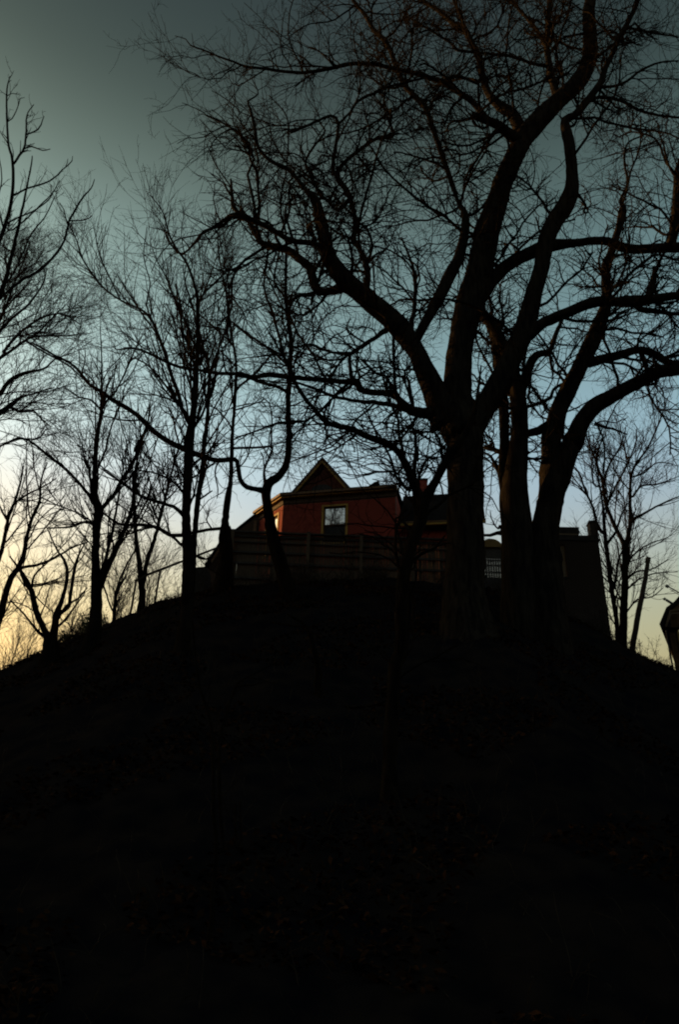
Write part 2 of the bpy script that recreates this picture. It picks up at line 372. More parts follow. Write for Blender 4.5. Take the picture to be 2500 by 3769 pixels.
# ------------------------------------------------------------------ brick house
BR = {}
def brick_mesh(ln, m, h=.066, d=.1):
    k = (round(ln, 3), m.name)
    if k not in BR:
        mb = MB(); e = .006
        mb.add([(0, 0, 0), (ln, 0, 0), (ln, 0, h), (0, 0, h), (e, -.012, e), (ln - e, -.012, e), (ln - e, -.012, h - e), (e, -.012, h - e)],
               [[4, 5, 6, 7], [0, 1, 5, 4], [1, 2, 6, 5], [2, 3, 7, 6], [3, 0, 4, 7]])
        BR[k] = mesh('brick', mb.v, mb.f, m)
    return BR[k]
def brickwork(parent, o, u, n, s0, s1, z0, z1, holes, m, budget, seen):
    """running bond on a wall face: the bricks in view as single parts, the others joined"""
    rng = np.random.default_rng(int(abs(o[0] * 100))); ang = math.atan2(u[1], u[0]); w = parent.location
    items = []; row = 0; z = z0
    while z + .066 <= z1:
        s = s0 - (.1125 if row % 2 else 0)
        while s < s1 - .03:
            a, b = max(s, s0), min(s + .215, s1)
            segs = [(a, b)]
            for h0, h1, g0, g1 in holes:
                if z + .066 > g0 and z < g1:
                    nsg = []
                    for p, q in segs:
                        if q <= h0 or p >= h1: nsg.append((p, q))
                        else:
                            if p < h0: nsg.append((p, h0))
                            if q > h1: nsg.append((h1, q))
                    segs = nsg
            items += [(p, q, z) for p, q in segs if q - p > .03]
            s += .225
        z += .075; row += 1
    vis = [t for t in items if seen(*t)]
    vis.sort(key=lambda t: math.hypot(*(XY(o, u, n, t[0], 0))) + abs(t[2] - 20) * .1)
    single = set(vis[:budget]); rest = MB()
    for p, q, zz in items:
        d = .004 + rng.random() * .006; x, y = XY(o, u, n, p, d)
        if (p, q, zz) in single:
            ob = bpy.data.objects.new('brick', brick_mesh(round((q - p) / .0125) * .0125, m)); COL.objects.link(ob); ob.parent = parent
            ob.location = (x - w.x, y - w.y, zz - w.z); ob.rotation_euler = (0, 0, ang)
        else:
            me = brick_mesh(round((q - p) / .0125) * .0125, m)
            rest.add([(x + u[0] * c.co.x - n[0] * c.co.y, y + u[1] * c.co.x - n[1] * c.co.y, zz + c.co.z) for c in me.vertices], [list(f.vertices) for f in me.polygons])
    if rest.v: tag(rest.build('brickwork', m, parent), kind='stuff')

A = np.array((-3.01, 36.0)); B = np.array((2.81, 34.74)); U = (B - A) / np.linalg.norm(B - A); N = np.array((U[1], -U[0]))
Lc = np.array((-4.45, 37.98)); C_ = (Lc - A) / np.linalg.norm(Lc - A); NC = np.array((-C_[1], C_[0]))
AW = np.linalg.solve(np.array([N, NC]), (-.22, -.22)) + A
EZ = 20.67
def front(s, d): return XY(AW, U, N, s, d)
def cant(s, d): return XY(AW, C_, NC, s, d)
house = empty('brick_house', (0, 38, 13.9), 'red brick house with an ochre-trimmed gable standing on top of the bank', 'house')
LW = 5.78; CW = 2.45
back = 8.0
ZT = EZ + .02
# front wall with a window opening, built as piers round it
W0, W1, WZ0, WZ1 = 2.12, 3.30, 18.05, 20.06
mb = MB()
slab(mb, AW, U, N, 0, W0, -.3, 0, 13.2, ZT); slab(mb, AW, U, N, W1, LW, -.3, 0, 13.2, ZT)
slab(mb, AW, U, N, W0, W1, -.3, 0, 13.2, WZ0); slab(mb, AW, U, N, W0, W1, -.3, 0, WZ1, ZT)
mb.build('wall', M_MORTAR, house)
mb = MB(); K0, K1, KZ0, KZ1 = .42, 1.55, 18.0, 19.98
mb.prism([cant(0, 0), cant(K0, 0), cant(K0, -.25), cant(.12, -.25)][::-1], 13.2, ZT)
mb.prism([cant(K1, 0), cant(CW, 0), cant(CW, -.25), cant(K1, -.25)][::-1], 13.2, ZT)
mb.prism([cant(K0, 0), cant(K1, 0), cant(K1, -.25), cant(K0, -.25)][::-1], 13.2, KZ0)
mb.prism([cant(K0, 0), cant(K1, 0), cant(K1, -.25), cant(K0, -.25)][::-1], KZ1, ZT)
mb.build('canted_wall', M_MORTAR, house)
mb = MB(); mb.prism([front(LW, -.3), front(LW, -back), front(LW - .3, -back), front(LW - .3, -.3)], 13.2, ZT); mb.build('side_wall', M_BRICK, house)
brickwork(house, AW, U, N, 0, LW, 16.5, 20.38, [(W0 - .1, W1 + .1, WZ0 - .1, WZ1 + .1)], M_BRICK, 240, lambda p, q, z: z > 18.4 and p < 5.2)
brickwork(house, cant(CW, 0), -C_, NC, 0, CW, 16.5, 20.38, [(CW - K1 - .1, CW - K0 + .1, KZ0 - .1, KZ1 + .1)], M_BRICK, 60, lambda p, q, z: z > 18.4 and p > CW - .5)
# frieze, gutter, cornice
def band(mb, d0, d1, z0, z1):
    def corner(d): return tuple(np.linalg.solve(np.array([N, NC]), (d, d)) + AW)
    a0, a1 = corner(d0), corner(d1)
    mb.prism([a1, front(LW + .1, d1), front(LW + .1, d0), a0], z0, z1)
    mb.prism([cant(CW + .1, d1), a1, a0, cant(CW + .1, d0)], z0, z1)
band(mb := MB(), .003, .05, 20.385, EZ - .012); mb.build('frieze', M_FRIEZE, house)
band(mb := MB(), .003, .24, EZ - .010, EZ + .07); mb.build('cornice', M_OCHRE, house)
band(mb := MB(), .003, .34, EZ + .072, EZ + .20); mb.build('gutter', M_BROWN, house)
# low roof
def corner(d): return tuple(np.linalg.solve(np.array([N, NC]), (d, d)) + AW)
mb = MB(); r = [(*corner(.3), EZ + .203), (*front(LW + .1, .3), EZ + .203), (*front(LW + .1, -6), EZ + .9), (*front(-1.0, -6), EZ + .9), (*cant(CW + .1, .3), EZ + .203)]
mb.extrude(r, (0, 0, .05)); mb.build('roof', M_SHINGLE, house)
# gable over the front
g0, g1, ga = .42, 3.50, 1.98; GZ = EZ + .21; GA = 22.86
mb = MB(); pts = [(*front(g0 + .12, .02), GZ), (*front(g1 - .12, .02), GZ), (*front(ga, .02), GA - .2)]
mb.extrude(pts, (-N[0] * 4, -N[1] * 4, 0)); mb.build('gable', M_GABLE, house)
for s0 in (g0, g1):
    mb = MB(); a = np.array((*front(s0, .16), GZ - .02)); b = np.array((*front(ga, .16), GA)); dn = np.array((0, 0, .2)); sh = np.array((*(U * (.16 if s0 == g0 else -.16)), 0))
    mb.extrude([a, a + sh * .9, b - dn, b], (-N[0] * .12, -N[1] * .12, 0)); mb.build('bargeboard', M_BROWN, house)
    mb = MB(); a2 = a + sh * .72; mb.extrude([a2 + (*(N * .02), 0), a2 + sh * .45 + (*(N * .02), 0), b - dn * 1.28 + (*(N * .02), 0), b - dn * .85 + (*(N * .02), 0)], (-N[0] * .03, -N[1] * .03, 0)); mb.build('gable_trim', M_OCHRE, house)
    mb = MB(); e = a - sh * .35; t = b + np.array((0, 0, .06)); e2 = e + np.array((0, 0, .03))
    mb.extrude([e2, t, t + (0, 0, .05), e2 + (0, 0, .05)], (-N[0] * 4.4, -N[1] * 4.4, 0)); mb.build('gable_roof', M_SHINGLE, house)
mb = MB(); arc = [(*front(ga + .55 * math.cos(t), .024), GZ + .18 + .3 * math.sin(t)) for t in np.linspace(0, math.pi, 9)]
mb.extrude(arc, (N[0] * .03, N[1] * .03, 0)); mb.build('fan_vent', M_DARK, house)
# roof hood right of the gable
mb = MB(); z = EZ + .205
mb.extrude([(*front(4.2, .1), z), (*front(5.02, .1), z), (*front(4.95, .1), z + .43), (*front(4.72, .1), z + .36)], (-N[0] * .8, -N[1] * .8, 0)); mb.build('roof_hood', M_SHINGLE, house)
# front window: ochre casing, two sashes
def casing(s0, s1, z0, z1, o, u, n, flip=False):
    for nm, (a, b, c, d) in {'j1': (s0 - .1, s0, z0, z1 + .1), 'j2': (s1, s1 + .1, z0, z1 + .1), 'h': (s0, s1, z1, z1 + .1), 's': (s0 - .14, s1 + .14, z0 - .09, z0)}.items():
        mb = MB(); slab(mb, o, u, n, a, b, -.1, .04 if nm != 's' else .09, c, d)
        yield nm, mb
mbw = MB(); [mbw.add(m.v, m.f) for _, m in casing(W0 + .02, W1 - .02, WZ0, WZ1, AW, U, N)]
win = mbw.build('window', M_OCHRE, house)
mid = 19.05
for z0, z1, nm, gm in ((mid, WZ1, 'upper_sash', M_GLASS), (WZ0, mid, 'lower_sash', M_DARK)):
    d0 = -.12 if nm == 'upper_sash' else -.16; mb = MB()
    slab(mb, AW, U, N, W0 + .022, W0 + .09, d0, d0 + .035, z0, z1); slab(mb, AW, U, N, W1 - .09, W1 - .022, d0, d0 + .035, z0, z1)
    slab(mb, AW, U, N, W0 + .09, W1 - .09, d0, d0 + .035, z1 - .06, z1); slab(mb, AW, U, N, W0 + .09, W1 - .09, d0, d0 + .035, z0, z0 + .05)
    if nm == 'upper_sash': slab(mb, AW, U, N, 2.69, 2.72, d0, d0 + .035, z0 + .05, z1 - .06)
    mb.build(nm, M_FRIEZE, win)
    mb = MB(); slab(mb, AW, U, N, W0 + .09, W1 - .09, d0 + .01, d0 + .018, z0 + .05, z1 - .06); mb.build('pane', gm, win)
# canted window
oC = cant(CW, 0); q0, q1 = CW - K1, CW - K0
mbw = MB(); [mbw.add(m.v, m.f) for _, m in casing(q0 + .02, q1 - .02, KZ0, KZ1, oC, -C_, NC)]
win = mbw.build('window', M_OCHRE, house)
mb = MB(); d0 = -.1
slab(mb, oC, -C_, NC, q0 + .022, q0 + .08, d0, d0 + .035, KZ0, KZ1); slab(mb, oC, -C_, NC, q1 - .12, q1 - .022, d0, d0 + .035, KZ0, KZ1); slab(mb, oC, -C_, NC, q0 + .08, q1 - .12, d0, d0 + .035, KZ1 - .06, KZ1)
mb.build('sash', M_BROWN, win)
mb = MB(); slab(mb, oC, -C_, NC, q0 + .08, q1 - .12, d0 + .01, d0 + .018, KZ0, KZ1 - .06); mb.build('pane', M_GLASS, win)
# lower right wing with its roof and chimney
mb = MB(); mb.prism([(2.9, 35.75), (7.05, 35.45), (7.05, 41), (2.9, 41)], 13.2, 18.86); mb.build('wing_wall', M_BRICK, house)
mb = MB(); mb.extrude([(2.95, 35.32, 19.0), (7.2, 35.0, 19.17), (7.72, 38.0, 22.45), (3.45, 38.2, 22.12)], (0, 0, -.08)); 
mb.extrude([(3.45, 38.2, 22.12), (7.72, 38.0, 22.45), (7.6, 41, 19.2), (3.2, 41, 19.0)], (0, 0, -.08)); mb.build('wing_roof', M_SHINGLE, house)
mb = MB(); mb.bar((2.95, 35.26, 18.93), (7.2, 34.94, 19.10), .10, .10); mb.build('wing_cornice', M_OCHRE, house)
mb = MB(); mb.bar((2.95, 35.25, 19.04), (7.2, 34.93, 19.21), .12, .08); mb.build('wing_gutter', M_BROWN, house)
mb = MB(); mb.prism([(4.2, 37.3), (4.68, 37.27), (4.7, 37.85), (4.22, 37.88)], 21.0, 22.66); ch = mb.build('chimney', M_BRICK, house)
mb = MB(); mb.prism([(4.17, 37.26), (4.71, 37.23), (4.74, 37.89), (4.19, 37.92)], 22.663, 22.76); mb.build('chimney_cap', M_STONE, ch)
# rear left part with a roof that slopes down to the left
mb = MB(); mb.extrude([(-5.6, 38.06, 13), (-4.0, 38.06, 13), (-4.0, 38.06, 20.6), (-4.42, 38.06, 20.6), (-5.6, 38.06, 19.48)], (0, 3, 0)); mb.build('rear_wall', M_FRIEZE, house)
mb = MB(); mb.extrude([(-5.72, 38.0, 19.42), (-4.40, 38.0, 20.74), (-4.40, 38.0, 20.86), (-5.78, 38.0, 19.5)], (0, 3.2, 0)); mb.build('rear_roof', M_SHINGLE, house)
mb = MB(); mb.bar((-4.46, 38.0, 18.6), (-4.46, 38.0, 20.3), .16, .08); mb.build('corner_board', M_BROWN, house)

# ------------------------------------------------------------------ shed, low wall
shed = empty('garden_shed', (-4.9, 34.2, 13.6), 'dark gabled shed with a steep roof at the left end of the fence', 'shed')
sa = (-5.07, 33.5, 17.6)
mb = MB(); mb.extrude([(-5.95, 33.55, 13), (-4.1, 33.45, 13), (-4.1, 33.45, 15.4), (-5.07, 33.5, 17.4), (-5.9, 33.55, 15.7)], (0, 1.8, 0)); mb.build('wall', M_FRIEZE, shed)
for x, z, nm in ((-6.04, 15.62, 0), (-4.0, 15.2, 1)):
    mb = MB(); mb.extrude([(x, 33.3, z), (sa[0], 33.3, sa[2] + .02), (sa[0], 33.3, sa[2] + .12), (x + (-.02 if nm == 0 else .02), 33.3, z + .1)], (0, 2.2, 0)); mb.build('roof_slope', M_SHINGLE, shed)
    mb = MB(); mb.extrude([(x + (.3 if nm == 0 else -.3), 33.26, z - .1 + .25), (sa[0], 33.26, sa[2] - .42), (sa[0], 33.26, sa[2] - .3), (x + (.26 if nm == 0 else -.26), 33.26, z + .3)], (0, .035, 0)); mb.build('bargeboard', M_BROWN, shed)
mb = MB(); mb.bar((-4.62, 33.42, 15.3), (-4.62, 33.42, 15.85), .17, .05); f = mb.build('window', M_BROWN, shed)
mb = MB(); mb.bar((-4.60, 33.39, 15.32), (-4.60, 33.39, 15.82), .07, .02); mb.build('pane', M_GLASS, f)
mb = MB(); mb.extrude([(-6.45, 32.0, 13.0), (-5.7, 32.1, 13.0), (-5.7, 32.1, 15.11), (-6.45, 32.0, 14.99)], (0, 1.2, 0))
tag(mb.build('low_wall', M_STONE), 'low dark flat-topped wall between the tall left trunk and the gabled shed', 'wall')

# ------------------------------------------------------------------ board fence
fence = empty('board_fence', (-1, 32, 14), 'long weathered board fence with dark rails along the top of the bank', 'fence')
F0, F1 = np.array((-4.75, 32.05)), np.array((5.1, 31.85)); FU = (F1 - F0) / np.linalg.norm(F1 - F0); FN = np.array((FU[1], -FU[0])); FL = float(np.linalg.norm(F1 - F0))
def ftop(s): return 16.80 - .022 * s
rng = np.random.default_rng(3); s = 0.02; bm_cache = {}
while s < FL - .1:
    w = rng.uniform(.095, .125); jitter = rng.uniform(-.012, .012); z1 = ftop(s) - .16 + rng.uniform(-.02, .02); z0 = 13.75
    mb = MB(); slab(mb, (0, 0), (1, 0), (0, -1), 0, w - .012, 0, .02, 0, 1)
    key = round(w * 200)
    if key not in bm_cache: bm_cache[key] = mesh('board', mb.v, mb.f, M_BOARD)
    x, y = XY(F0, FU, FN, s, -.03 + jitter * .6)
    o = bpy.data.objects.new('board', bm_cache[key]); COL.objects.link(o); o.parent = fence
    o.location = (x - fence.location.x, y - fence.location.y, z0 - fence.location.z); o.scale = (1, 1, z1 - z0); o.rotation_euler = (0, rng.normal(0, .004), math.atan2(FU[1], FU[0]))
    s += w
def rail(name, dz, h, th, m):
    mb = MB(); a = XY(F0, FU, FN, -.05, .02 + th / 2); b = XY(F0, FU, FN, FL, .02 + th / 2)
    mb.bar((*a, ftop(0) - dz), (*b, ftop(FL) - dz), th, h); return mb.build(name, m, fence)
rail('cap_rail', .05, .07, .18, M_RAIL); rail('rail', .19, .13, .05, M_RAIL); rail('rail', .50, .05, .05, M_RAIL)
rail('rail', .98, .10, .06, M_RAIL); rail('rail', 1.50, .10, .06, M_RAIL); rail('rail', 2.2, .10, .06, M_RAIL)
for s in (.05, 2.0, 3.42, 5.75, 8.0, 9.75):
    x, y = XY(F0, FU, FN, s, .14); mb = MB(); mb.bar((x, y, 13.4), (x, y, ftop(s) - .02), .14, .14); p = mb.build('post', M_BOARD, fence)
    mb = MB(); mb.bar((x, y, ftop(s) - .018), (x, y, ftop(s) + .03), .18, .18); mb.build('post_cap', M_RAIL, p)

# ------------------------------------------------------------------ lattice arbor
arb = empty('garden_arbor', (6.97, 33, 13.8), 'lattice garden arbor with a brown arched top, between the furrowed oak and twin-stemmed tree', 'arbor')
ac, aw = 6.98, .50
mb = MB(); t = np.linspace(0, math.pi, 15)
mb.extrude([(ac + aw * math.cos(k), 32.95, 16.82 + .42 * math.sin(k)) for k in t], (0, .5, 0)); mb.build('arched_top', M_ARCH, arb)
for sx in (-1, 1):
    mb = MB(); mb.bar((ac + sx * .46, 33.05, 13.4), (ac + sx * .46, 33.05, 16.815), .09, .09); mb.build('post', M_RAIL, arb)
mb = MB(); mb.bar((ac - .41, 33.05, 16.55), (ac + .41, 33.05, 16.55), .04, .52); mb.build('head_board', M_RAIL, arb)
mb = MB(); mb.bar((ac - .41, 33.05, 14.6), (ac + .41, 33.05, 14.6), .04, 1.5); mb.build('foot_board', M_RAIL, arb)
for k in range(8):
    x = ac - .395 + k * .113; mb = MB(); mb.bar((x, 33.05, 15.352), (x, 33.05, 16.288), .104, .02); mb.build('slat', M_RAIL, arb)
for z in (15.62, 15.95, 16.2):
    mb = MB(); mb.bar((ac - .41, 33.08, z), (ac + .41, 33.08, z), .025, .075); mb.build('lattice_rail', M_RAIL, arb)

# ------------------------------------------------------------------ tall brick end wall building
bld = empty('brick_building', (9.6, 31, 11), 'tall dark brick building with stub chimney and boarded window, right of the twin tree', 'building')
bo, bu, bn = (8.25, 30.15), np.array((1, -.02)) / math.hypot(1, .02), np.array((-.02, -1)) / math.hypot(1, .02)
BL = 2.62; P0, P1, PZ0, PZ1 = .62, 1.19, 14.25, 15.72
mb = MB(); slab(mb, bo, bu, bn, 0, P0, -.3, 0, 9.5, 15.9); slab(mb, bo, bu, bn, P1, BL, -.3, 0, 9.5, 15.9)
slab(mb, bo, bu, bn, P0, P1, -.3, 0, 9.5, PZ0); slab(mb, bo, bu, bn, P0, P1, -.3, 0, PZ1, 15.9)
slab(mb, bo, bu, bn, 0, .3, -5, -.3, 9.5, 15.9); slab(mb, bo, bu, bn, BL - .3, BL, -5, -.3, 9.5, 15.9); mb.build('wall', M_MORTAR, bld)
mb = MB(); slab(mb, bo, bu, bn, P0 + .01, P1 - .01, -.12, -.08, PZ0 + .01, PZ1 - .01); mb.build('window_board', M_PLY, bld)
mb = MB(); slab(mb, bo, bu, bn, P0 - .05, P1 + .05, -.1, .05, PZ0 - .09, PZ0); mb.build('sill', M_STONE, bld)
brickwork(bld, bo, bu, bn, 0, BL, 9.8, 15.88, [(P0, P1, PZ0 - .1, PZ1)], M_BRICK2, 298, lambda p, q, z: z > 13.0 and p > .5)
mb = MB(); slab(mb, bo, bu, bn, -.05, BL + .06, -.4, .06, 15.902, 16.0); slab(mb, bo, bu, bn, -.05, BL + .03, -.36, .03, 16.002, 16.15); mb.build('coping', M_STONE, bld)
mb = MB(); slab(mb, bo, bu, bn, -.05, BL + .05, -5, -.42, 15.902, 16.05); mb.build('roof', M_SHINGLE, bld)
mb = MB(); slab(mb, bo, bu, bn, .6, 1.83, -.4, -.03, 16.153, 16.24); slab(mb, bo, bu, bn, .6, 1.88, -.42, 0, 16.242, 16.54); mb.build('parapet', M_STONE, bld)
mb = MB(); slab(mb, bo, bu, bn, .62, 1.8, .002, .02, 16.17, 16.22); mb.build('parapet_ledge', M_PLY, bld)
mb = MB(); mb.prism([XY(bo, bu, bn, 2.36, 0), XY(bo, bu, bn, 2.67, 0), XY(bo, bu, bn, 2.67, -.42), XY(bo, bu, bn, 2.36, -.42)], 16.153, 16.78); ch = mb.build('chimney', M_BRICK2, bld)
mb = MB(); mb.prism([XY(bo, bu, bn, 2.34, .03), XY(bo, bu, bn, 2.70, .03), XY(bo, bu, bn, 2.70, -.45), XY(bo, bu, bn, 2.34, -.45)], 16.782, 16.86); mb.build('chimney_cap', M_STONE, ch)

# ------------------------------------------------------------------ house at the right edge, its wire, the pole
rh = empty('neighbour_house', (17, 36, 10), 'dark brick neighbour house with deep eaves, cut off by the right frame edge', 'house')
mb = MB(); mb.prism([(15.0, 34.2), (20.6, 33.9), (23.6, 40), (18.0, 40)], 8.5, 13.555); mb.build('wall', M_DKBRICK, rh)
mb = MB(); mb.extrude([(14.86, 33.9, 13.56), (20.8, 33.9, 13.56), (20.8, 33.9, 14.3), (17.9, 33.9, 17.25), (15.66, 33.9, 15.02), (15.26, 33.9, 14.58), (14.9, 33.9, 14.30)], (3.1, 6, 0)); mb.build('gable', M_DKBRICK, rh)
mb = MB()
for pr_ in ([(14.40, 13.62), (14.84, 14.42), (14.95, 14.3), (14.88, 13.5), (14.5, 13.44)], [(14.84, 14.42), (15.26, 14.72), (15.32, 14.58), (14.95, 14.3)], [(15.26, 14.72), (17.9, 17.55), (17.9, 17.3), (15.32, 14.58)], [(17.9, 17.55), (21.3, 13.9), (21.2, 13.7), (17.9, 17.3)]):
    mb.extrude([(x, 33.7, z) for x, z in pr_], (3.3, 6.5, 0))
mb.build('roof', M_SHINGLE, rh)
for dz in (0, .16):
    mb = MB(); mb.bar((14.66, 33.66, 13.52 - dz * .3), (14.98, 33.66, 14.26 - dz), .04, .05); mb.bar((14.98, 33.66, 14.26 - dz), (16.6, 33.66, 14.48 - dz), .04, .05); mb.build('trim', M_BROWN, rh)
mb = MB(); mb.bar((14.72, 33.85, 13.42), (14.80, 34.0, 12.0), .06, .06); mb.bar((14.80, 34.0, 12.0), (14.85, 34.05, 9.5), .06, .06); mb.build('downpipe', M_DARK, rh)
mb = MB(); mb.bar((15.35, 34.1, 12.5), (15.35, 34.1, 13.75), .07, .06); mb.bar((15.35, 34.06, 13.78), (16.2, 33.96, 13.85), .06, .07); mb.bar((16.2, 34.0, 12.5), (16.2, 34.0, 13.8), .07, .06); f = mb.build('window', M_OCHRE, rh)
mb = MB(); mb.bar((15.4, 34.09, 13.1), (16.16, 34.0, 13.1), .02, 1.2); mb.build('pane', M_GLASS, f)
mb = MB(); mb.bar((15.12, 34, 15.6), (15.25, 34, 15.53), .11, .11); mb.bar((15.2, 34, 15.57), (16.1, 34, 15.0), .04, .04); mb.bar((15.3, 34.05, 15.45), (16.0, 34.05, 14.95), .02, .02); mb.build('vent_arm', M_METAL, rh)
mb = MB(); mb.bar((15.02, 34, 14.9), (15.30, 34, 14.7), .10, .08); mb.bar((14.93, 34, 14.97), (15.0, 34, 14.9), .09, .10); mb.build('wire_bracket', M_METAL, rh)
pole = empty('leaning_pole', (13.65, 36, float(ground(13.65, 36))), 'leaning bare wooden pole sawn off at the top, beside the right trunks', 'pole')
pr = np.random.default_rng(2)
PL = [(13.2, 36, 10.3, .15), (13.6, 36, 12.0, .145), (14.05, 36, 13.6, .135), (14.45, 36, 14.9, .128), (14.9, 36, 16.25, .118), (15.37, 36, 17.8, .10)]
o, _ = tube_obj('shaft', PL, M_POLE, pole, pr, .2, .03)
mb = MB(); mb.bar((15.30, 36, 17.62), (15.38, 36, 17.88), .2, .2); mb.build('pole_cap', M_POLE, pole)
mb = MB(); mb.bar((14.78, 35.8, 15.9), (14.95, 35.75, 15.84), .05, .05); mb.build('wire_hook', M_METAL, pole)
P = [(14.95, 35.75, 15.84, .012), (14.95, 35.2, 15.42, .012), (14.95, 34.5, 15.1, .012), (14.93, 34, 14.97, .012)]
w = tube_obj('service_wire', P, M_METAL, None, pr, .2, 0)[0]; tag(w, 'thin dark wire from the leaning pole to the neighbour house', 'wire')

# ------------------------------------------------------------------ handrail up the left brow
hr = empty('handrail', (-6.6, 31, 13.4), 'thin handrail on posts climbing the left brow towards the shed', 'handrail')
hp = [(-8.3, 30.4, 13.66), (-7.87, 30.5, 13.98), (-6.65, 31, 14.82), (-5.28, 32, 16.0)]
for a, b in zip(hp, hp[1:]): 
    mb = MB(); mb.bar(a, b, .085, .085); mb.build('rail', M_POLE, hr)
for x, y, z in ((-7.40, 30.7, 14.3), (-6.3, 31.25, 15.1), (-8.25, 30.42, 13.7)):
    mb = MB(); mb.bar((x - .04, y, float(ground(x, y)) - .2), (x, y, z), .07, .07); mb.build('post', M_POLE, hr)
far = empty('far_shed', (-16.6, 36, 9), 'dark roof edge of a shed at the far left, below the glow', 'shed')
mb = MB(); mb.prism([(-19, 35), (-15.6, 35), (-15.6, 38), (-19, 38)], 6.5, 11.0); mb.build('wall', M_FRIEZE, far)
mb = MB(); mb.extrude([(-17.2, 34.7, 12.42), (-14.8, 34.7, 11.0), (-14.8, 34.7, 10.9), (-17.2, 34.7, 12.25), (-19.6, 34.7, 10.9), (-19.6, 34.7, 11.0)], (0, 3.6, 0)); mb.build('roof', M_SHINGLE, far)

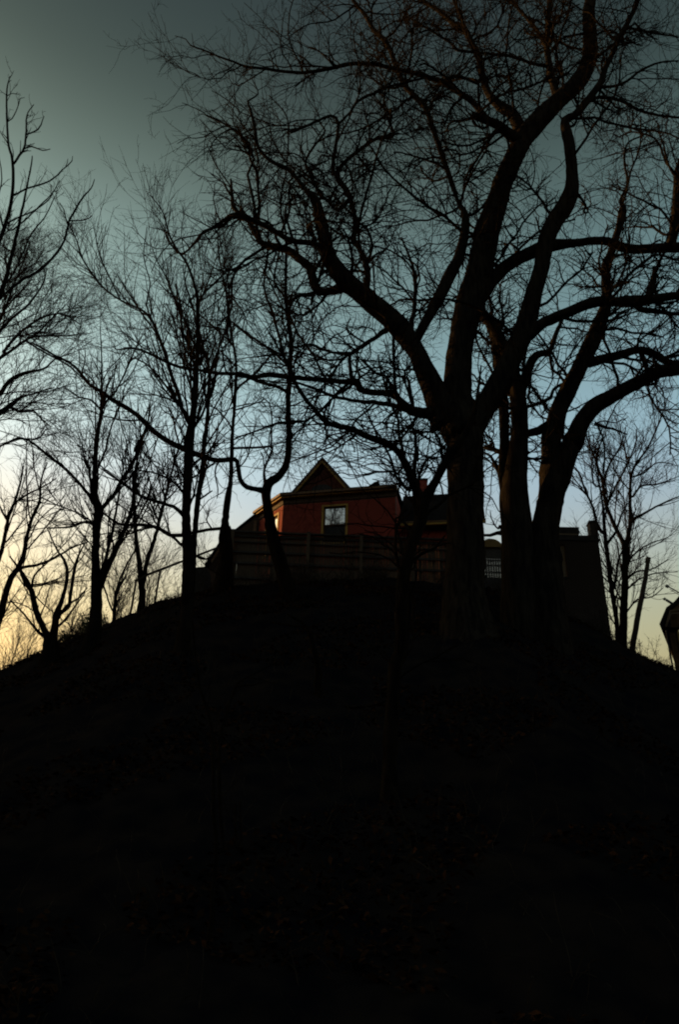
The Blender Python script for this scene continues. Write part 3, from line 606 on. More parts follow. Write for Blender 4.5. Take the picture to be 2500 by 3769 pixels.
# ------------------------------------------------------------------ trees traced from their real forks
TREES = [
 ('huge bare oak with the thickest furrowed trunk, forking into heavy spreading limbs', 'oak', [
  [(3.78,22,8.69,0.684),(3.78,22,10.32,0.595),(3.87,22,11.84,0.57),(3.97,22,14.02,0.549),(4.03,22,15.77,0.599),(3.98,22,15.73,0.662),(3.85,22,16.4,0.644),(3.81,22,17.27,0.497),(3.91,22,18.24,0.447),(4.03,22,19.25,0.446),(4.21,22,20.29,0.454),(4.59,22,21.73,0.506),(4.98,22,23.25,0.49),(5.24,22,24.59,0.471),(5.77,22,26.46,0.423),(6.32,22,28.22,0.372),(6.86,22,29.6,0.392),(7.32,22,30.56,0.404),(8.06,22,31.65,0.391),(8.81,22,32.67,0.356),(9.58,22,33.62,0.351),(10.26,22,34.91,0.333),(10.57,22,36.34,0.319),(10.77,22,38.63,0.267),(10.98,22,39.83,0.253),(11.29,22,41.82,0.222),(11.31,22,43.91,0.171),(11.72,22,46.11,0.097)],
  [(4.05,22,15.74,0.509),(4.43,21.92,16.37,0.424),(4.84,21.84,17.01,0.389),(5.26,21.76,17.72,0.392),(5.73,21.65,18.69,0.35),(6.1,21.56,19.57,0.375),(6.43,21.46,20.6,0.34),(6.71,21.36,21.59,0.289),(7,21.27,22.61,0.279),(7.24,21.18,23.67,0.317),(7.59,21.1,24.53,0.315),(8.19,21,25.59,0.313),(8.42,20.92,26.58,0.235),(8.47,20.8,28.15,0.216),(8.42,20.74,28.96,0.206),(8.41,20.69,29.62,0.159),(8.79,20.65,29.86,0.153),(9.28,20.59,30.53,0.154),(9.94,20.5,31.58,0.131),(10.29,20.43,32.56,0.114),(10.71,20.36,33.48,0.109),(10.98,20.31,34.24,0.116),(11.48,20.24,35.2,0.098),(11.93,20.17,36.19,0.079),(12.33,20.1,37.3,0.067),(12.88,20,38.99,0.041)],
  [(3.39,22,16.14,0.487),(3.14,21.83,17.13,0.428),(2.73,21.65,18.07,0.354),(2.41,21.52,18.81,0.312),(1.93,21.38,19.54,0.367),(1.39,21.25,20.1,0.348),(0.74,21.1,20.64,0.349),(0.14,20.97,21.13,0.324),(-0.37,20.85,21.71,0.304),(-0.72,20.72,22.51,0.241),(-0.89,20.58,23.45,0.216),(-1.05,20.49,24.11,0.19),(-1.17,20.42,24.57,0.154),(-1.41,20.37,24.82,0.09),(-1.82,20.27,25.33,0.079),(-2.18,20.18,25.78,0.079),(-2.88,20.06,26.09,0.068),(-3.36,19.95,26.68,0.063),(-3.53,19.84,27.55,0.058),(-3.76,19.72,28.43,0.047),(-3.87,19.67,28.8,0.035),(-3.51,19.6,29.16,0.026),(-3.8,19.5,29.91,0.018)],
  [(2.32,21.49,18.96,0.159),(2.45,21.52,19.21,0.16),(2.59,21.55,19.58,0.166),(3.18,21.67,20.95,0.198),(3.62,21.76,22.07,0.219),(4.21,21.88,23.65,0.202),(4.52,22.01,25.59,0.149),(4.27,22.08,26.58,0.073),(4.02,22.18,28.07,0.106),(3.55,22.34,30.65,0.104),(3.22,22.45,32.45,0.12),(2.84,22.5,33.22,0.121),(2.32,22.57,34.23,0.116),(1.99,22.64,35.51,0.118),(1.66,22.72,37.06,0.107),(1.3,22.77,37.93,0.108),(0.94,22.81,38.44,0.109),(0.57,22.87,39.6,0.088),(-0.04,22.94,40.93,0.082),(-0.36,22.99,42.02,0.061)],
  [(0.5,21.05,20.83,0.161),(0.57,21.06,20.87,0.162),(0.74,21.09,21.26,0.125),(0.73,21.14,22.04,0.11),(0.56,21.2,22.83,0.101),(0.27,21.25,23.48,0.09),(0.28,21.31,24.31,0.092),(0.28,21.31,24.43,0.092),(0.18,21.37,25.29,0.093),(-0.07,21.43,26.26,0.107),(-0.44,21.49,26.99,0.108),(-0.28,21.53,27.74,0.079),(0.32,21.61,28.66,0.074),(1.12,21.69,29.57,0.069),(1.75,21.75,29.81,0.057),(1.64,21.79,30.62,0.051),(1.7,21.82,31.14,0.045),(1.38,21.86,31.66,0.045),(1.42,21.91,32.63,0.039),(1.46,21.95,33.51,0.033),(0.65,22.05,35.1,0.027)],
  [(-0.32,21.47,26.71,0.09),(-0.5,21.4,26.96,0.078),(-0.63,21.33,27.3,0.072),(-0.54,21.12,28.37,0.067),(-0.48,20.93,29.39,0.061),(-0.77,20.84,29.72,0.055),(-1.59,20.64,28.86,0.054),(-2.26,20.47,28.16,0.042)],
  [(-0.48,20.93,29.39,0.055),(-0.48,20.93,29.29,0.055),(-0.03,20.83,29.91,0.049),(0.26,20.75,30.47,0.056),(0.87,20.65,30.83,0.056),(1.37,20.57,31.07,0.05),(2.1,20.46,31.27,0.05),(2.9,20.33,31.42,0.043)],
  [(0.08,21.4,25.67,0.076),(0,21.4,25.65,0.076),(-0.34,21.46,25.24,0.064),(-0.7,21.51,25.65,0.059),(-1.14,21.57,26.29,0.06),(-1.48,21.65,27.31,0.061),(-1.72,21.69,27.88,0.055),(-1.6,21.75,28.66,0.05),(-1.26,21.81,29.49,0.044),(-1.03,21.86,30.12,0.038),(-1.24,21.9,30.64,0.032)],
  [(0.25,21,21.09,0.189),(-0.18,21.08,21.04,0.157),(-0.67,21.17,20.95,0.135),(-1,21.23,21.08,0.149),(-1.16,21.3,21.61,0.159),(-1.32,21.39,22.27,0.153),(-1.74,21.48,22.79,0.141),(-2.16,21.56,23.24,0.142),(-2.87,21.69,23.53,0.12),(-3.18,21.74,23.77,0.115),(-3.61,21.86,24.67,0.094),(-3.83,21.93,25.22,0.077),(-4.12,22,25.78,0.048)],
  [(-0.58,20.77,22.19,0.164),(-0.49,20.75,22.12,0.163),(-0.77,20.68,22.33,0.109),(-1.16,20.6,22.6,0.104),(-1.91,20.45,22.57,0.098),(-2.35,20.36,22.75,0.098),(-2.8,20.26,23,0.098),(-3.29,20.16,23.18,0.092),(-3.84,20.05,23.3,0.109),(-4.19,19.98,23.05,0.065),(-4.46,19.9,22.66,0.048),(-4.99,19.77,22.06,0.021)],
  [(-3.73,20.07,23.28,0.081),(-3.74,20.08,23.41,0.082),(-4.05,20.13,23.75,0.066),(-4.16,20.21,24.61,0.056),(-4.28,20.27,25.32,0.04)],
  [(-1,21.23,21.08,0.071),(-1.1,21.26,20.99,0.071),(-1.16,21.31,20.68,0.06),(-1.17,21.33,20.5,0.049)],
  [(-1.1,21.27,20.93,0.081),(-1.72,21.61,21.08,0.066),(-1.94,21.81,20.89,0.055),(-2.01,22.07,20.54,0.039)],
  [(1.42,21.32,19.45,0.106),(1.13,21.21,19.11,0.079),(0.7,21.05,18.63,0.067),(0.24,20.87,18.08,0.066),(-0.06,20.76,17.99,0.046),(-0.37,20.66,17.93,0.04),(-0.77,20.52,17.96,0.05),(-1.07,20.41,18.02,0.045),(-1.56,20.23,17.74,0.035),(-1.85,20.12,17.73,0.02)],
  [(0.18,20.85,18.07,0.061),(0.19,20.88,18,0.061),(0.2,21.05,17.72,0.061),(0.27,21.25,17.37,0.077),(0.42,21.35,17.32,0.097)],
  [(3.29,21.93,16.52,0.309),(2.81,21.83,16.46,0.192),(2.23,21.7,16.45,0.168),(1.92,21.6,16.74,0.123),(1.56,21.51,16.97,0.107),(0.89,21.36,16.9,0.102),(0.58,21.28,16.96,0.112),(0.42,21.23,17.17,0.107),(-0.04,21.12,17.11,0.086),(-0.79,20.95,17.05,0.08),(-1.64,20.76,16.96,0.085),(-2.37,20.58,16.9,0.084),(-2.84,20.47,16.71,0.064),(-3.23,20.37,16.75,0.059),(-3.93,20.2,16.62,0.053),(-4.37,20.09,16.62,0.048),(-5.07,19.92,16.61,0.048),(-5.54,19.79,16.74,0.043),(-6.02,19.67,16.92,0.038),(-6.44,19.56,17,0.033),(-6.91,19.43,16.82,0.019)],
  [(2.23,21.7,16.42,0.102),(1.66,21.57,16.55,0.087),(0.99,21.42,16.55,0.076),(0.48,21.3,16.48,0.06),(-0.27,21.13,16.52,0.055),(-0.78,21,16.66,0.05),(-1.43,20.85,16.82,0.04),(-2.03,20.7,16.94,0.022)],
  [(2.35,21.73,16.45,0.077),(2.31,21.68,16.59,0.077),(2.2,21.51,17.18,0.062),(2.12,21.4,17.54,0.046),(1.86,21.32,17.54,0.036),(1.65,21.25,17.6,0.036),(1.44,21.18,17.35,0.031),(1.41,21.1,16.98,0.03),(1.6,21.03,16.75,0.025)],
  [(7.23,22,30.36,0.288),(7.08,22.04,30.6,0.289),(6.83,22.22,31.99,0.23),(6.42,22.32,32.51,0.213),(5.99,22.48,33.63,0.169),(5.83,22.64,35.13,0.146),(5.74,22.81,36.82,0.135),(5.53,22.93,37.9,0.137),(5.3,23.03,38.88,0.139),(4.7,23.17,39.8,0.112),(3.94,23.35,41.18,0.099),(3.19,23.5,42.04,0.077)],
  [(5.36,23.01,38.61,0.11),(5.11,23.2,40.49,0.075),(4.86,23.37,42.14,0.061),(4.74,23.51,43.7,0.039)],
  [(7.04,22,29.98,0.254),(6.85,21.85,29.88,0.253),(6.38,21.45,29.71,0.218),(5.76,20.89,29.51,0.178),(4.94,20.23,28.99,0.137),(4.66,20,28.76,0.124)],
  [(6.13,21.23,29.63,0.124),(6.08,21.22,29.68,0.124),(5.48,21.14,30.19,0.125),(4.88,21.05,31.08,0.113),(4.32,20.97,31.53,0.114),(3.64,20.89,32.07,0.114),(3.38,20.86,32.12,0.108),(2.78,20.8,32.34,0.095),(1.82,20.7,32.45,0.083),(0.86,20.6,32.6,0.083),(-0.09,20.5,32.42,0.076),(-0.9,20.41,31.95,0.075),(-2.06,20.29,31.47,0.062),(-3.47,20.14,31.43,0.055),(-4.2,20.06,31.42,0.049),(-4.71,20,31.61,0.043),(-5.33,19.93,31.82,0.037),(-5.93,19.86,32.08,0.031),(-6.44,19.81,32.27,0.025),(-6.65,19.78,32.6,0.019),(-7.09,19.73,32.71,0.012)],
  [(3.64,20.89,32.07,0.064),(3.7,20.9,32.09,0.064),(4.31,21.01,32.57,0.064),(5.23,21.19,32.37,0.051)],
  [(8.81,22,32.67,0.185),(8.76,22.02,32.7,0.185),(8.77,22.19,33.76,0.168),(8.81,22.47,35.55,0.146),(8.95,22.79,37.72,0.137),(9.28,23.06,39.71,0.126),(9.66,23.37,42.12,0.115),(9.94,23.69,44.66,0.088),(10.4,24,47.37,0.05)],
  [(8.92,22.72,37.28,0.107),(8.91,22.74,37.42,0.107),(8.55,22.97,39.29,0.088),(8.11,23.15,40.67,0.083),(7.71,23.31,41.93,0.077),(7.34,23.52,43.85,0.047)],
  [(8.81,22.47,35.55,0.076),(8.59,22.43,35.54,0.076),(7.94,22.32,35.56,0.069),(6.95,22.13,35.73,0.062),(6.16,21.99,35.64,0.055),(5.3,21.84,35.48,0.061),(4.6,21.72,35.42,0.061),(4.26,21.63,35.81,0.055),(3.57,21.48,36.2,0.048),(2.58,21.27,36.82,0.027)],
  [(9.81,20.51,31.36,0.062),(9.91,20.48,31.36,0.062),(10.68,20.23,31.23,0.055),(11.45,19.95,31.71,0.049),(12.13,19.72,31.88,0.037),(12.74,19.51,31.69,0.024)],
  [(9.41,20.57,30.74,0.074),(9.49,20.59,30.73,0.074),(10.06,20.7,31.08,0.069),(10.87,20.86,31.08,0.063),(11.84,21.09,30.77,0.056),(13.35,21.39,30.9,0.044),(14.3,21.57,31.14,0.026)],
  [(11.38,20.25,35,0.059),(11.39,20.27,34.93,0.058),(11.83,20.37,35.06,0.052),(12.63,20.56,35.14,0.046),(13.88,20.85,35.34,0.033)],
  [(4.59,22,21.73,0.31),(4.79,22.04,21.63,0.309),(5.39,22.19,22.68,0.264),(6.12,22.34,23.62,0.24),(6.91,22.48,24.3,0.238),(7.71,22.61,24.86,0.265),(8.88,22.79,25.26,0.158),(10.08,22.97,25.61,0.16),(11.15,23.15,25.42,0.185),(12.16,23.3,25.61,0.186),(13.32,23.46,25.91,0.203),(14.23,23.6,26.07,0.173),(15.7,23.8,26.68,0.096)],
  [(6.1,21.56,19.57,0.214),(6.18,21.52,19.41,0.214),(6.72,21.35,19.89,0.193),(7.24,21.21,20.13,0.187),(7.86,21.04,20.35,0.176),(8.62,20.84,20.55,0.186),(9.1,20.71,20.45,0.164),(9.72,20.54,20.32,0.21),(10.38,20.36,20.32,0.156),(11.08,20.17,20.31,0.13),(11.69,20,20.31,0.103),(12.53,19.76,20.39,0.051)],
  [(9.72,20.54,20.32,0.105),(9.76,20.57,20.21,0.105),(9.97,20.62,20.06,0.094),(10.65,20.76,20.1,0.079),(11.33,20.89,20.14,0.064),(12.15,21.04,20.44,0.037)],
  [(10.15,20.43,20.31,0.131),(10.41,20.58,21.01,0.133),(10.67,20.72,21.64,0.103),(10.8,20.83,22.18,0.066)],
  [(13.08,23.43,25.85,0.187),(13,23.44,25.87,0.187),(13.38,23.55,27.11,0.185),(14.01,23.75,29.67,0.166),(14.19,23.83,30.72,0.108),(14.69,23.93,32.05,0.055)],
  [(2.42,21.51,19.16,0.106),(2.34,21.53,19.21,0.106),(2.31,21.61,19.96,0.086),(2.45,21.73,20.98,0.077),(2.51,21.85,22.11,0.073),(2.42,21.95,23.11,0.057),(2.05,22.11,24.59,0.03)],
  [(2.3,21.58,19.66,0.07),(2.09,21.32,19.91,0.059),(1.76,21.11,19.86,0.048),(1.53,20.98,19.73,0.037)],
 ]),
 ('twin-stemmed bare tree right of the furrowed oak, its stems parting in a narrow V', 'oak', [
  [(6.59,23.5,8.97,0.658),(6.59,23.5,10.21,0.572),(6.63,23.5,10.99,0.543),(6.69,23.5,12.06,0.516),(6.73,23.5,12.9,0.472),(7.1,23.5,14.36,0.419),(7.31,23.5,15.39,0.479),(7.29,23.5,16.07,0.35),(7.31,23.5,16.84,0.355),(7.39,23.5,16.8,0.376),(7.68,23.5,17.79,0.291),(8.15,23.5,18.82,0.304),(8.72,23.5,19.89,0.286),(9.25,23.5,20.99,0.291),(9.73,23.5,22.05,0.249),(10.06,23.5,22.98,0.21),(10.17,23.5,24.09,0.177),(10.29,23.5,24.91,0.17),(10.53,23.5,25.42,0.155),(10.81,23.5,26.19,0.151),(11.4,23.5,27.91,0.122),(11.35,23.5,28.49,0.065),(11.79,23.5,29.57,0.053),(11.83,23.5,30.81,0.047),(12.13,23.5,32,0.041),(12.82,23.5,32.53,0.034),(13.76,23.5,33.29,0.021)],
  [(5.67,23.5,8.83,0.64),(5.69,23.47,9.66,0.613),(5.71,23.44,10.42,0.585),(5.74,23.42,11.19,0.563),(5.77,23.39,11.99,0.53),(5.82,23.36,13.09,0.499),(5.8,23.32,14.22,0.493),(5.91,23.29,15.11,0.395),(6.08,23.27,16.02,0.334),(6.17,23.25,16.64,0.297),(6.19,23.24,16.92,0.287),(6.21,23.22,17.88,0.297),(6.16,23.2,18.67,0.278),(6.01,23.17,19.75,0.254),(5.72,23.14,20.57,0.223),(5.51,23.12,21.35,0.214),(5.2,23.11,21.7,0.192),(5.03,23.09,22.28,0.176),(5.09,23.08,22.96,0.16),(5.37,23.06,23.66,0.138),(5.59,23.04,24.45,0.109),(5.59,23.02,25.41,0.08),(5.77,23,26.41,0.044)],
  [(5.81,23.34,13.76,0.232),(5.71,23.36,13.65,0.232),(5.57,23.52,14.92,0.198),(5.68,23.67,16.25,0.179),(5.76,23.75,16.95,0.176),(5.82,23.86,17.97,0.185),(5.84,23.98,19.08,0.189),(5.82,24.13,20.64,0.189),(5.72,24.26,21.93,0.151),(5.54,24.34,22.69,0.092)],
  [(6.2,23.21,18.04,0.22),(6.26,23.23,18.03,0.221),(6.48,23.45,18.87,0.174),(6.8,23.68,19.75,0.172),(7.21,23.9,20.58,0.152),(7.83,24.11,21.02,0.107),(8.23,24.36,22.03,0.091),(8.53,24.52,22.72,0.074),(8.91,24.71,23.54,0.038)],
  [(6.21,23.22,17.68,0.071),(6.44,23.27,17.79,0.071),(7.05,23.4,18.14,0.061),(7.43,23.49,18.38,0.067),(7.66,23.57,18.85,0.056),(8.06,23.66,19.17,0.057),(8.38,23.72,19.34,0.051)],
  [(7.83,24.11,21.02,0.065),(7.83,24.13,20.93,0.065),(7.89,24.26,20.29,0.053),(8.15,24.34,20.07,0.047),(8.35,24.41,19.77,0.053)],
  [(7.18,23.5,14.77,0.343),(7.39,23.45,14.82,0.342),(7.61,23.3,15.47,0.331),(7.79,23.18,16.02,0.32),(8.01,23.05,16.58,0.316),(7.92,22.99,16.18,0.334),(8.16,22.84,16.85,0.299),(8.64,22.68,17.46,0.295),(9.34,22.5,17.87,0.247),(10.13,22.3,18.28,0.22),(10.92,22.1,18.63,0.228),(11.5,21.96,18.64,0.235),(12.38,21.75,18.6,0.186),(13.37,21.5,18.84,0.092)],
  [(8.82,23.5,20.1,0.201),(9.11,23.57,20.1,0.201),(9.71,23.71,20.4,0.174),(10.45,23.88,20.74,0.164),(11.14,24.03,21.11,0.148),(11.79,24.19,21.11,0.149),(12.41,24.36,20.82,0.125),(12.94,24.48,20.86,0.114),(13.85,24.7,20.76,0.06)],
  [(7.62,23.5,17.59,0.166),(7.57,23.5,17.52,0.165),(7.27,23.5,17.25,0.154),(6.91,23.5,16.98,0.153),(6.52,23.5,16.87,0.136)],
  [(8.65,22.77,16.85,0.069),(9.28,22.93,16.78,0.043),(9.84,23.07,16.66,0.024)],
  [(5.68,23.67,16.25,0.081),(5.55,23.79,16.22,0.082),(5.37,23.94,16.41,0.071),(5.1,24.17,16.67,0.061)],
  [(5.62,23.58,15.44,0.069),(5.42,23.68,15.37,0.07),(5.36,23.81,15.75,0.06),(5.25,23.94,16.15,0.049),(5.01,24.08,16.41,0.033)],
  [(5.35,23.36,12.91,0.102),(5.17,23.46,12.95,0.066),(4.98,23.57,12.91,0.056),(4.8,23.66,12.95,0.046)],
  [(5.35,23.36,12.91,0.086),(5.38,23.41,13.16,0.087),(5.28,23.44,13.17,0.067),(5.22,23.46,13.09,0.026)],
  [(11.14,24.03,21.11,0.047),(11.09,24.05,21.13,0.047),(11.49,24.21,21.8,0.036),(12.21,24.43,22.46,0.031),(12.9,24.63,23.21,0.019)],
 ]),
 ('slim crooked tree before the house, with a goblet fork and one long arm reaching left', 'wild', [
  [(-1.73,26,11.12,0.312),(-1.73,26,11.66,0.271),(-1.91,26,12.3,0.261),(-2.18,26,13.13,0.239),(-2.46,26,14.11,0.209),(-2.7,26,15.19,0.172),(-2.74,26,15.71,0.191),(-2.64,26,15.98,0.169),(-2.28,26,16.32,0.146),(-2.07,26,16.8,0.13),(-2.01,26,17.42,0.119),(-2.03,26,18.13,0.12),(-2.09,26,18.8,0.103),(-2.15,26,19.9,0.099),(-2.15,26,21.04,0.094),(-2.2,26,22.61,0.09),(-2.31,26,23.42,0.084),(-2.54,26,25.1,0.073),(-2.63,26,26.87,0.068),(-2.74,26,28.72,0.049),(-3.01,26,29.8,0.049),(-3.08,26,31.09,0.043),(-2.95,26,32.64,0.036),(-2.96,26,34.79,0.037),(-3.17,26,36.58,0.034),(-4.11,26,38.06,0.023)],
  [(-2.73,26,15.6,0.145),(-2.82,25.98,15.63,0.144),(-3.1,25.91,15.65,0.098),(-3.44,25.83,15.69,0.098),(-3.69,25.75,15.93,0.086),(-3.83,25.62,16.46,0.081),(-3.96,25.56,16.69,0.093),(-4.57,25.42,16.55,0.092),(-5.1,25.29,16.62,0.098),(-5.67,25.14,16.78,0.12),(-6.53,24.92,17.11,0.097),(-7.12,24.75,17.52,0.103),(-7.61,24.6,17.95,0.086),(-8.48,24.36,18.39,0.086),(-8.96,24.23,18.69,0.069),(-9.3,24.14,18.83,0.057),(-10,23.91,19.55,0.046),(-10.75,23.72,19.88,0.04),(-11.56,23.5,20.25,0.029)],
  [(-2.68,26,15.87,0.075),(-2.79,26.02,15.92,0.076),(-2.87,26.08,16.35,0.053),(-2.87,26.12,16.71,0.047),(-2.69,26.22,17.39,0.042),(-2.65,26.25,17.7,0.042),(-2.71,26.27,17.66,0.042),(-2.78,26.43,19.06,0.031),(-2.96,26.54,19.95,0.025),(-3.3,26.6,20.28,0.019)],
  [(-2.14,26,21.35,0.063),(-2.62,26.19,21.95,0.057),(-3.34,26.45,22.77,0.052),(-4.07,26.7,23.53,0.046),(-4.98,27,24.51,0.034)],
  [(-2.15,26,20.12,0.068),(-2.12,25.98,20.03,0.068),(-2.5,25.82,20.2,0.068),(-3.16,25.58,20.23,0.067),(-3.7,25.38,20.29,0.061),(-4.17,25.2,20.29,0.036)],
  [(-2.49,26,24.76,0.053),(-2.5,26.04,24.97,0.053),(-3.08,26.32,26.08,0.047),(-3.11,26.59,27.43,0.042),(-3.04,26.8,28.48,0.035)],
  [(-2.12,26,21.04,0.069),(-2.42,26.08,21.87,0.064),(-2.68,26.17,22.89,0.058),(-3.11,26.3,24.49,0.06),(-3.55,26.41,25.88,0.047),(-3.55,26.55,27.84,0.042),(-3.65,26.69,29.8,0.032),(-3.81,26.8,31.46,0.022)],
  [(-7.12,24.75,17.52,0.057),(-7.22,24.24,16.53,0.044),(-7.24,23.95,15.96,0.033)],
 ]),
 ('thin straight tree with a swollen stump at the left end of the fence', 'wild', [
  [(-4.29,28,12.17,0.325),(-4.29,28,13.7,0.283),(-4.41,28,14.61,0.242),(-4.47,28,15.35,0.14),(-4.47,28,16.39,0.136),(-4.41,28,17.1,0.094),(-4.47,28,18.19,0.083),(-4.54,28,19.32,0.078),(-4.53,28,19.27,0.071),(-4.57,28,20.83,0.073),(-4.6,28,21.63,0.067),(-4.67,28,22.87,0.054),(-4.92,28,24.14,0.048),(-5.28,28,25.9,0.049),(-5.55,28,27.28,0.043),(-6.01,28,29.18,0.037),(-6.23,28,30.68,0.03),(-6.33,28,30.68,0.03),(-6.45,28,32.34,0.023)],
  [(-4.6,28,21.63,0.06),(-4.58,28.03,21.57,0.06),(-4.3,28.23,22.14,0.054),(-3.84,28.52,22.87,0.048),(-3.39,28.88,24.02,0.042),(-3.2,29,24.38,0.028)],
  [(-4.5,28,18.68,0.058),(-3.75,27.57,18.44,0.05),(-2.82,27,18.19,0.043)],
  [(-4.46,28,15.01,0.079),(-4.86,27.83,14.89,0.066),(-5.45,27.57,14.61,0.066),(-5.82,27.4,14.42,0.065)],
  [(-4.87,28,23.88,0.048),(-4.91,28.02,23.98,0.048),(-5.39,28.14,24.59,0.042),(-6.49,28.42,25.85,0.036),(-7.33,28.61,26.73,0.033),(-8.35,28.83,27.65,0.029),(-9.09,29,28.56,0.019)],
 ]),
 ('tall dark trunk standing on the left brow of the hill, nearest the flat shed roof', 'fan', [
  [(-4.01,20.25,7.34,0.202),(-4.01,20.25,8.51,0.176),(-4.07,20.25,9.4,0.169),(-4.15,20.25,10.32,0.155),(-4.3,20.25,11.27,0.127),(-4.37,20.25,11.76,0.124),(-4.48,20.25,13.3,0.142),(-4.56,20.25,14.37,0.14),(-4.55,20.25,14.07,0.158),(-4.54,20.25,14.9,0.106),(-4.54,20.25,15.75,0.091),(-4.59,20.25,16.64,0.073),(-4.67,20.25,17.86,0.065),(-4.83,20.25,19.14,0.061),(-4.94,20.25,19.93,0.052),(-5.39,20.25,21.16,0.042),(-5.84,20.25,21.85,0.037),(-6.19,20.25,22.57,0.032),(-6.54,20.25,23.6,0.022),(-7.08,20.25,24.38,0.014)],
  [(-4.53,20.25,14.73,0.085),(-4.83,20.34,15.23,0.071),(-5.13,20.46,16,0.063),(-5.52,20.6,16.99,0.06),(-5.86,20.73,17.89,0.056),(-6.26,20.86,18.82,0.047),(-6.56,20.94,19.41,0.042),(-6.94,21.02,19.8,0.037),(-7.73,21.15,20.3,0.032),(-8.6,21.3,21.12,0.033),(-9.57,21.5,22.6,0.028),(-9.91,21.6,23.45,0.02),(-10.59,21.75,24.72,0.012)],
  [(-4.35,20.25,11.66,0.062),(-4.42,20.21,11.64,0.062),(-4.7,20,11.82,0.053),(-5.13,19.72,11.81,0.043),(-5.52,19.47,11.86,0.039),(-5.98,19.13,12.05,0.03),(-6.47,18.75,12.26,0.021)],
  [(-4.27,20.25,11.07,0.061),(-4.37,20.29,11.07,0.061),(-4.78,20.44,11.12,0.057),(-5.15,20.58,11.4,0.054),(-5.51,20.71,11.55,0.045),(-6.26,20.97,11.66,0.041),(-6.58,21.08,11.8,0.037),(-7.05,21.25,12.18,0.028)],
  [(-4.41,20.25,12.36,0.04),(-4.55,20.14,12.4,0.04),(-4.78,19.92,12.58,0.036),(-5.29,19.53,12.64,0.026),(-5.65,19.25,12.52,0.017)],
  [(-4.21,20.25,10.69,0.043),(-4.34,20.32,10.74,0.044),(-4.77,20.58,11.17,0.036),(-5.05,20.75,11.44,0.022)],
  [(-4.83,20.25,19.14,0.046),(-4.83,20.32,19.07,0.046),(-4.84,20.76,20.26,0.037),(-4.41,21.35,21.68,0.033),(-4.09,21.75,22.67,0.023)],
  [(-4.62,20.25,17.12,0.049),(-4.67,20.2,17.21,0.049),(-5.05,19.88,17.79,0.039),(-5.22,19.54,18.51,0.034),(-5.48,19.28,19.02,0.025),(-5.69,19.05,19.45,0.02),(-6.05,18.75,19.99,0.012)],
  [(-4.46,20.25,12.98,0.045),(-4.49,20.29,13.06,0.046),(-4.34,20.69,13.72,0.033),(-4.06,21.05,14.16,0.024)],
  [(-4.55,20.25,14.39,0.051),(-4.51,20.21,14.42,0.051),(-4.12,19.68,14.8,0.037),(-3.92,19.3,15.1,0.027),(-3.71,18.75,15.54,0.018)],
  [(-4.83,20.34,15.23,0.043),(-5.7,20.99,16.66,0.035),(-6.44,21.47,17.75,0.031),(-7.13,21.84,18.39,0.021)],
  [(-6.26,20.86,18.82,0.031),(-6.55,20.36,19.43,0.026),(-6.43,19.94,19.99,0.02),(-6.62,19.42,20.64,0.015),(-6.5,18.86,21.37,0.013)],
  [(-7.73,21.15,20.3,0.027),(-8.02,20.49,20.73,0.024),(-8.24,19.92,21.08,0.021),(-8.34,19.15,21.61,0.013)],
 ]),
 ('slender companion trunk just right of the tallest left trunk', 'fan', [
  [(-4.84,24.55,10.06,0.131),(-4.84,24.55,11.61,0.114),(-4.88,24.55,12.4,0.105),(-4.92,24.55,13.33,0.096),(-4.94,24.55,14.54,0.092),(-4.91,24.55,15.8,0.089),(-4.99,24.55,17.1,0.079),(-4.95,24.55,16.73,0.079),(-4.98,24.55,18.43,0.064),(-5.09,24.55,19.85,0.059),(-5.37,24.55,20.87,0.048),(-5.8,24.55,22.08,0.037),(-6.1,24.55,23.17,0.031),(-6.56,24.55,24.46,0.022)],
  [(-5,24.55,18.71,0.046),(-4.98,24.57,18.58,0.046),(-4.86,24.7,19.67,0.041),(-4.94,24.84,20.96,0.042),(-4.73,25.01,22.5,0.037),(-4.78,25.19,24.29,0.032),(-5.17,25.37,26.16,0.026),(-5.64,25.55,28.14,0.02)],
  [(-4.94,24.55,14.54,0.038),(-4.82,24.38,14.39,0.038),(-4.51,23.88,14.32,0.032),(-4.3,23.55,14.26,0.021)],
  [(-4.87,24.55,12.24,0.052),(-4.8,24.79,12.39,0.053),(-4.66,25.16,12.5,0.038),(-4.51,25.55,12.62,0.027)],
 ]),
 ('forked trunk on the left hill brow with arms opening into a high V', 'fan', [
  [(-7.52,23.75,8.38,0.223),(-7.52,23.75,9.62,0.194),(-7.66,23.75,10.66,0.173),(-7.86,23.75,11.73,0.131),(-7.99,23.75,12.85,0.118),(-8.04,23.75,13.48,0.151),(-8.21,23.75,13.89,0.105),(-8.36,23.75,14.6,0.09),(-8.49,23.75,15.52,0.081),(-8.59,23.75,16.47,0.077),(-8.53,23.75,15.8,0.07),(-8.58,23.75,17.09,0.066),(-8.6,23.75,17.55,0.067),(-8.79,23.75,18.77,0.034),(-8.96,23.75,19.82,0.026),(-9.25,23.75,21.28,0.015)],
  [(-8.07,23.75,13.56,0.104),(-8.01,23.77,13.55,0.104),(-7.89,23.82,13.73,0.073),(-7.65,23.96,14.32,0.069),(-7.55,24.07,14.87,0.059),(-7.34,24.2,15.45,0.049),(-7.26,24.35,16.25,0.05),(-7.24,24.45,16.76,0.039),(-7.34,24.54,17.31,0.028),(-7.2,24.75,18.49,0.017)],
  [(-8.14,23.75,13.73,0.078),(-8.18,23.73,13.7,0.078),(-8.56,23.5,14.16,0.052),(-9.04,23.25,14.6,0.052),(-9.45,23.05,14.89,0.047),(-9.8,22.89,15.09,0.047),(-10.21,22.69,15.38,0.041),(-10.64,22.51,15.49,0.036),(-11.11,22.25,15.01,0.025)],
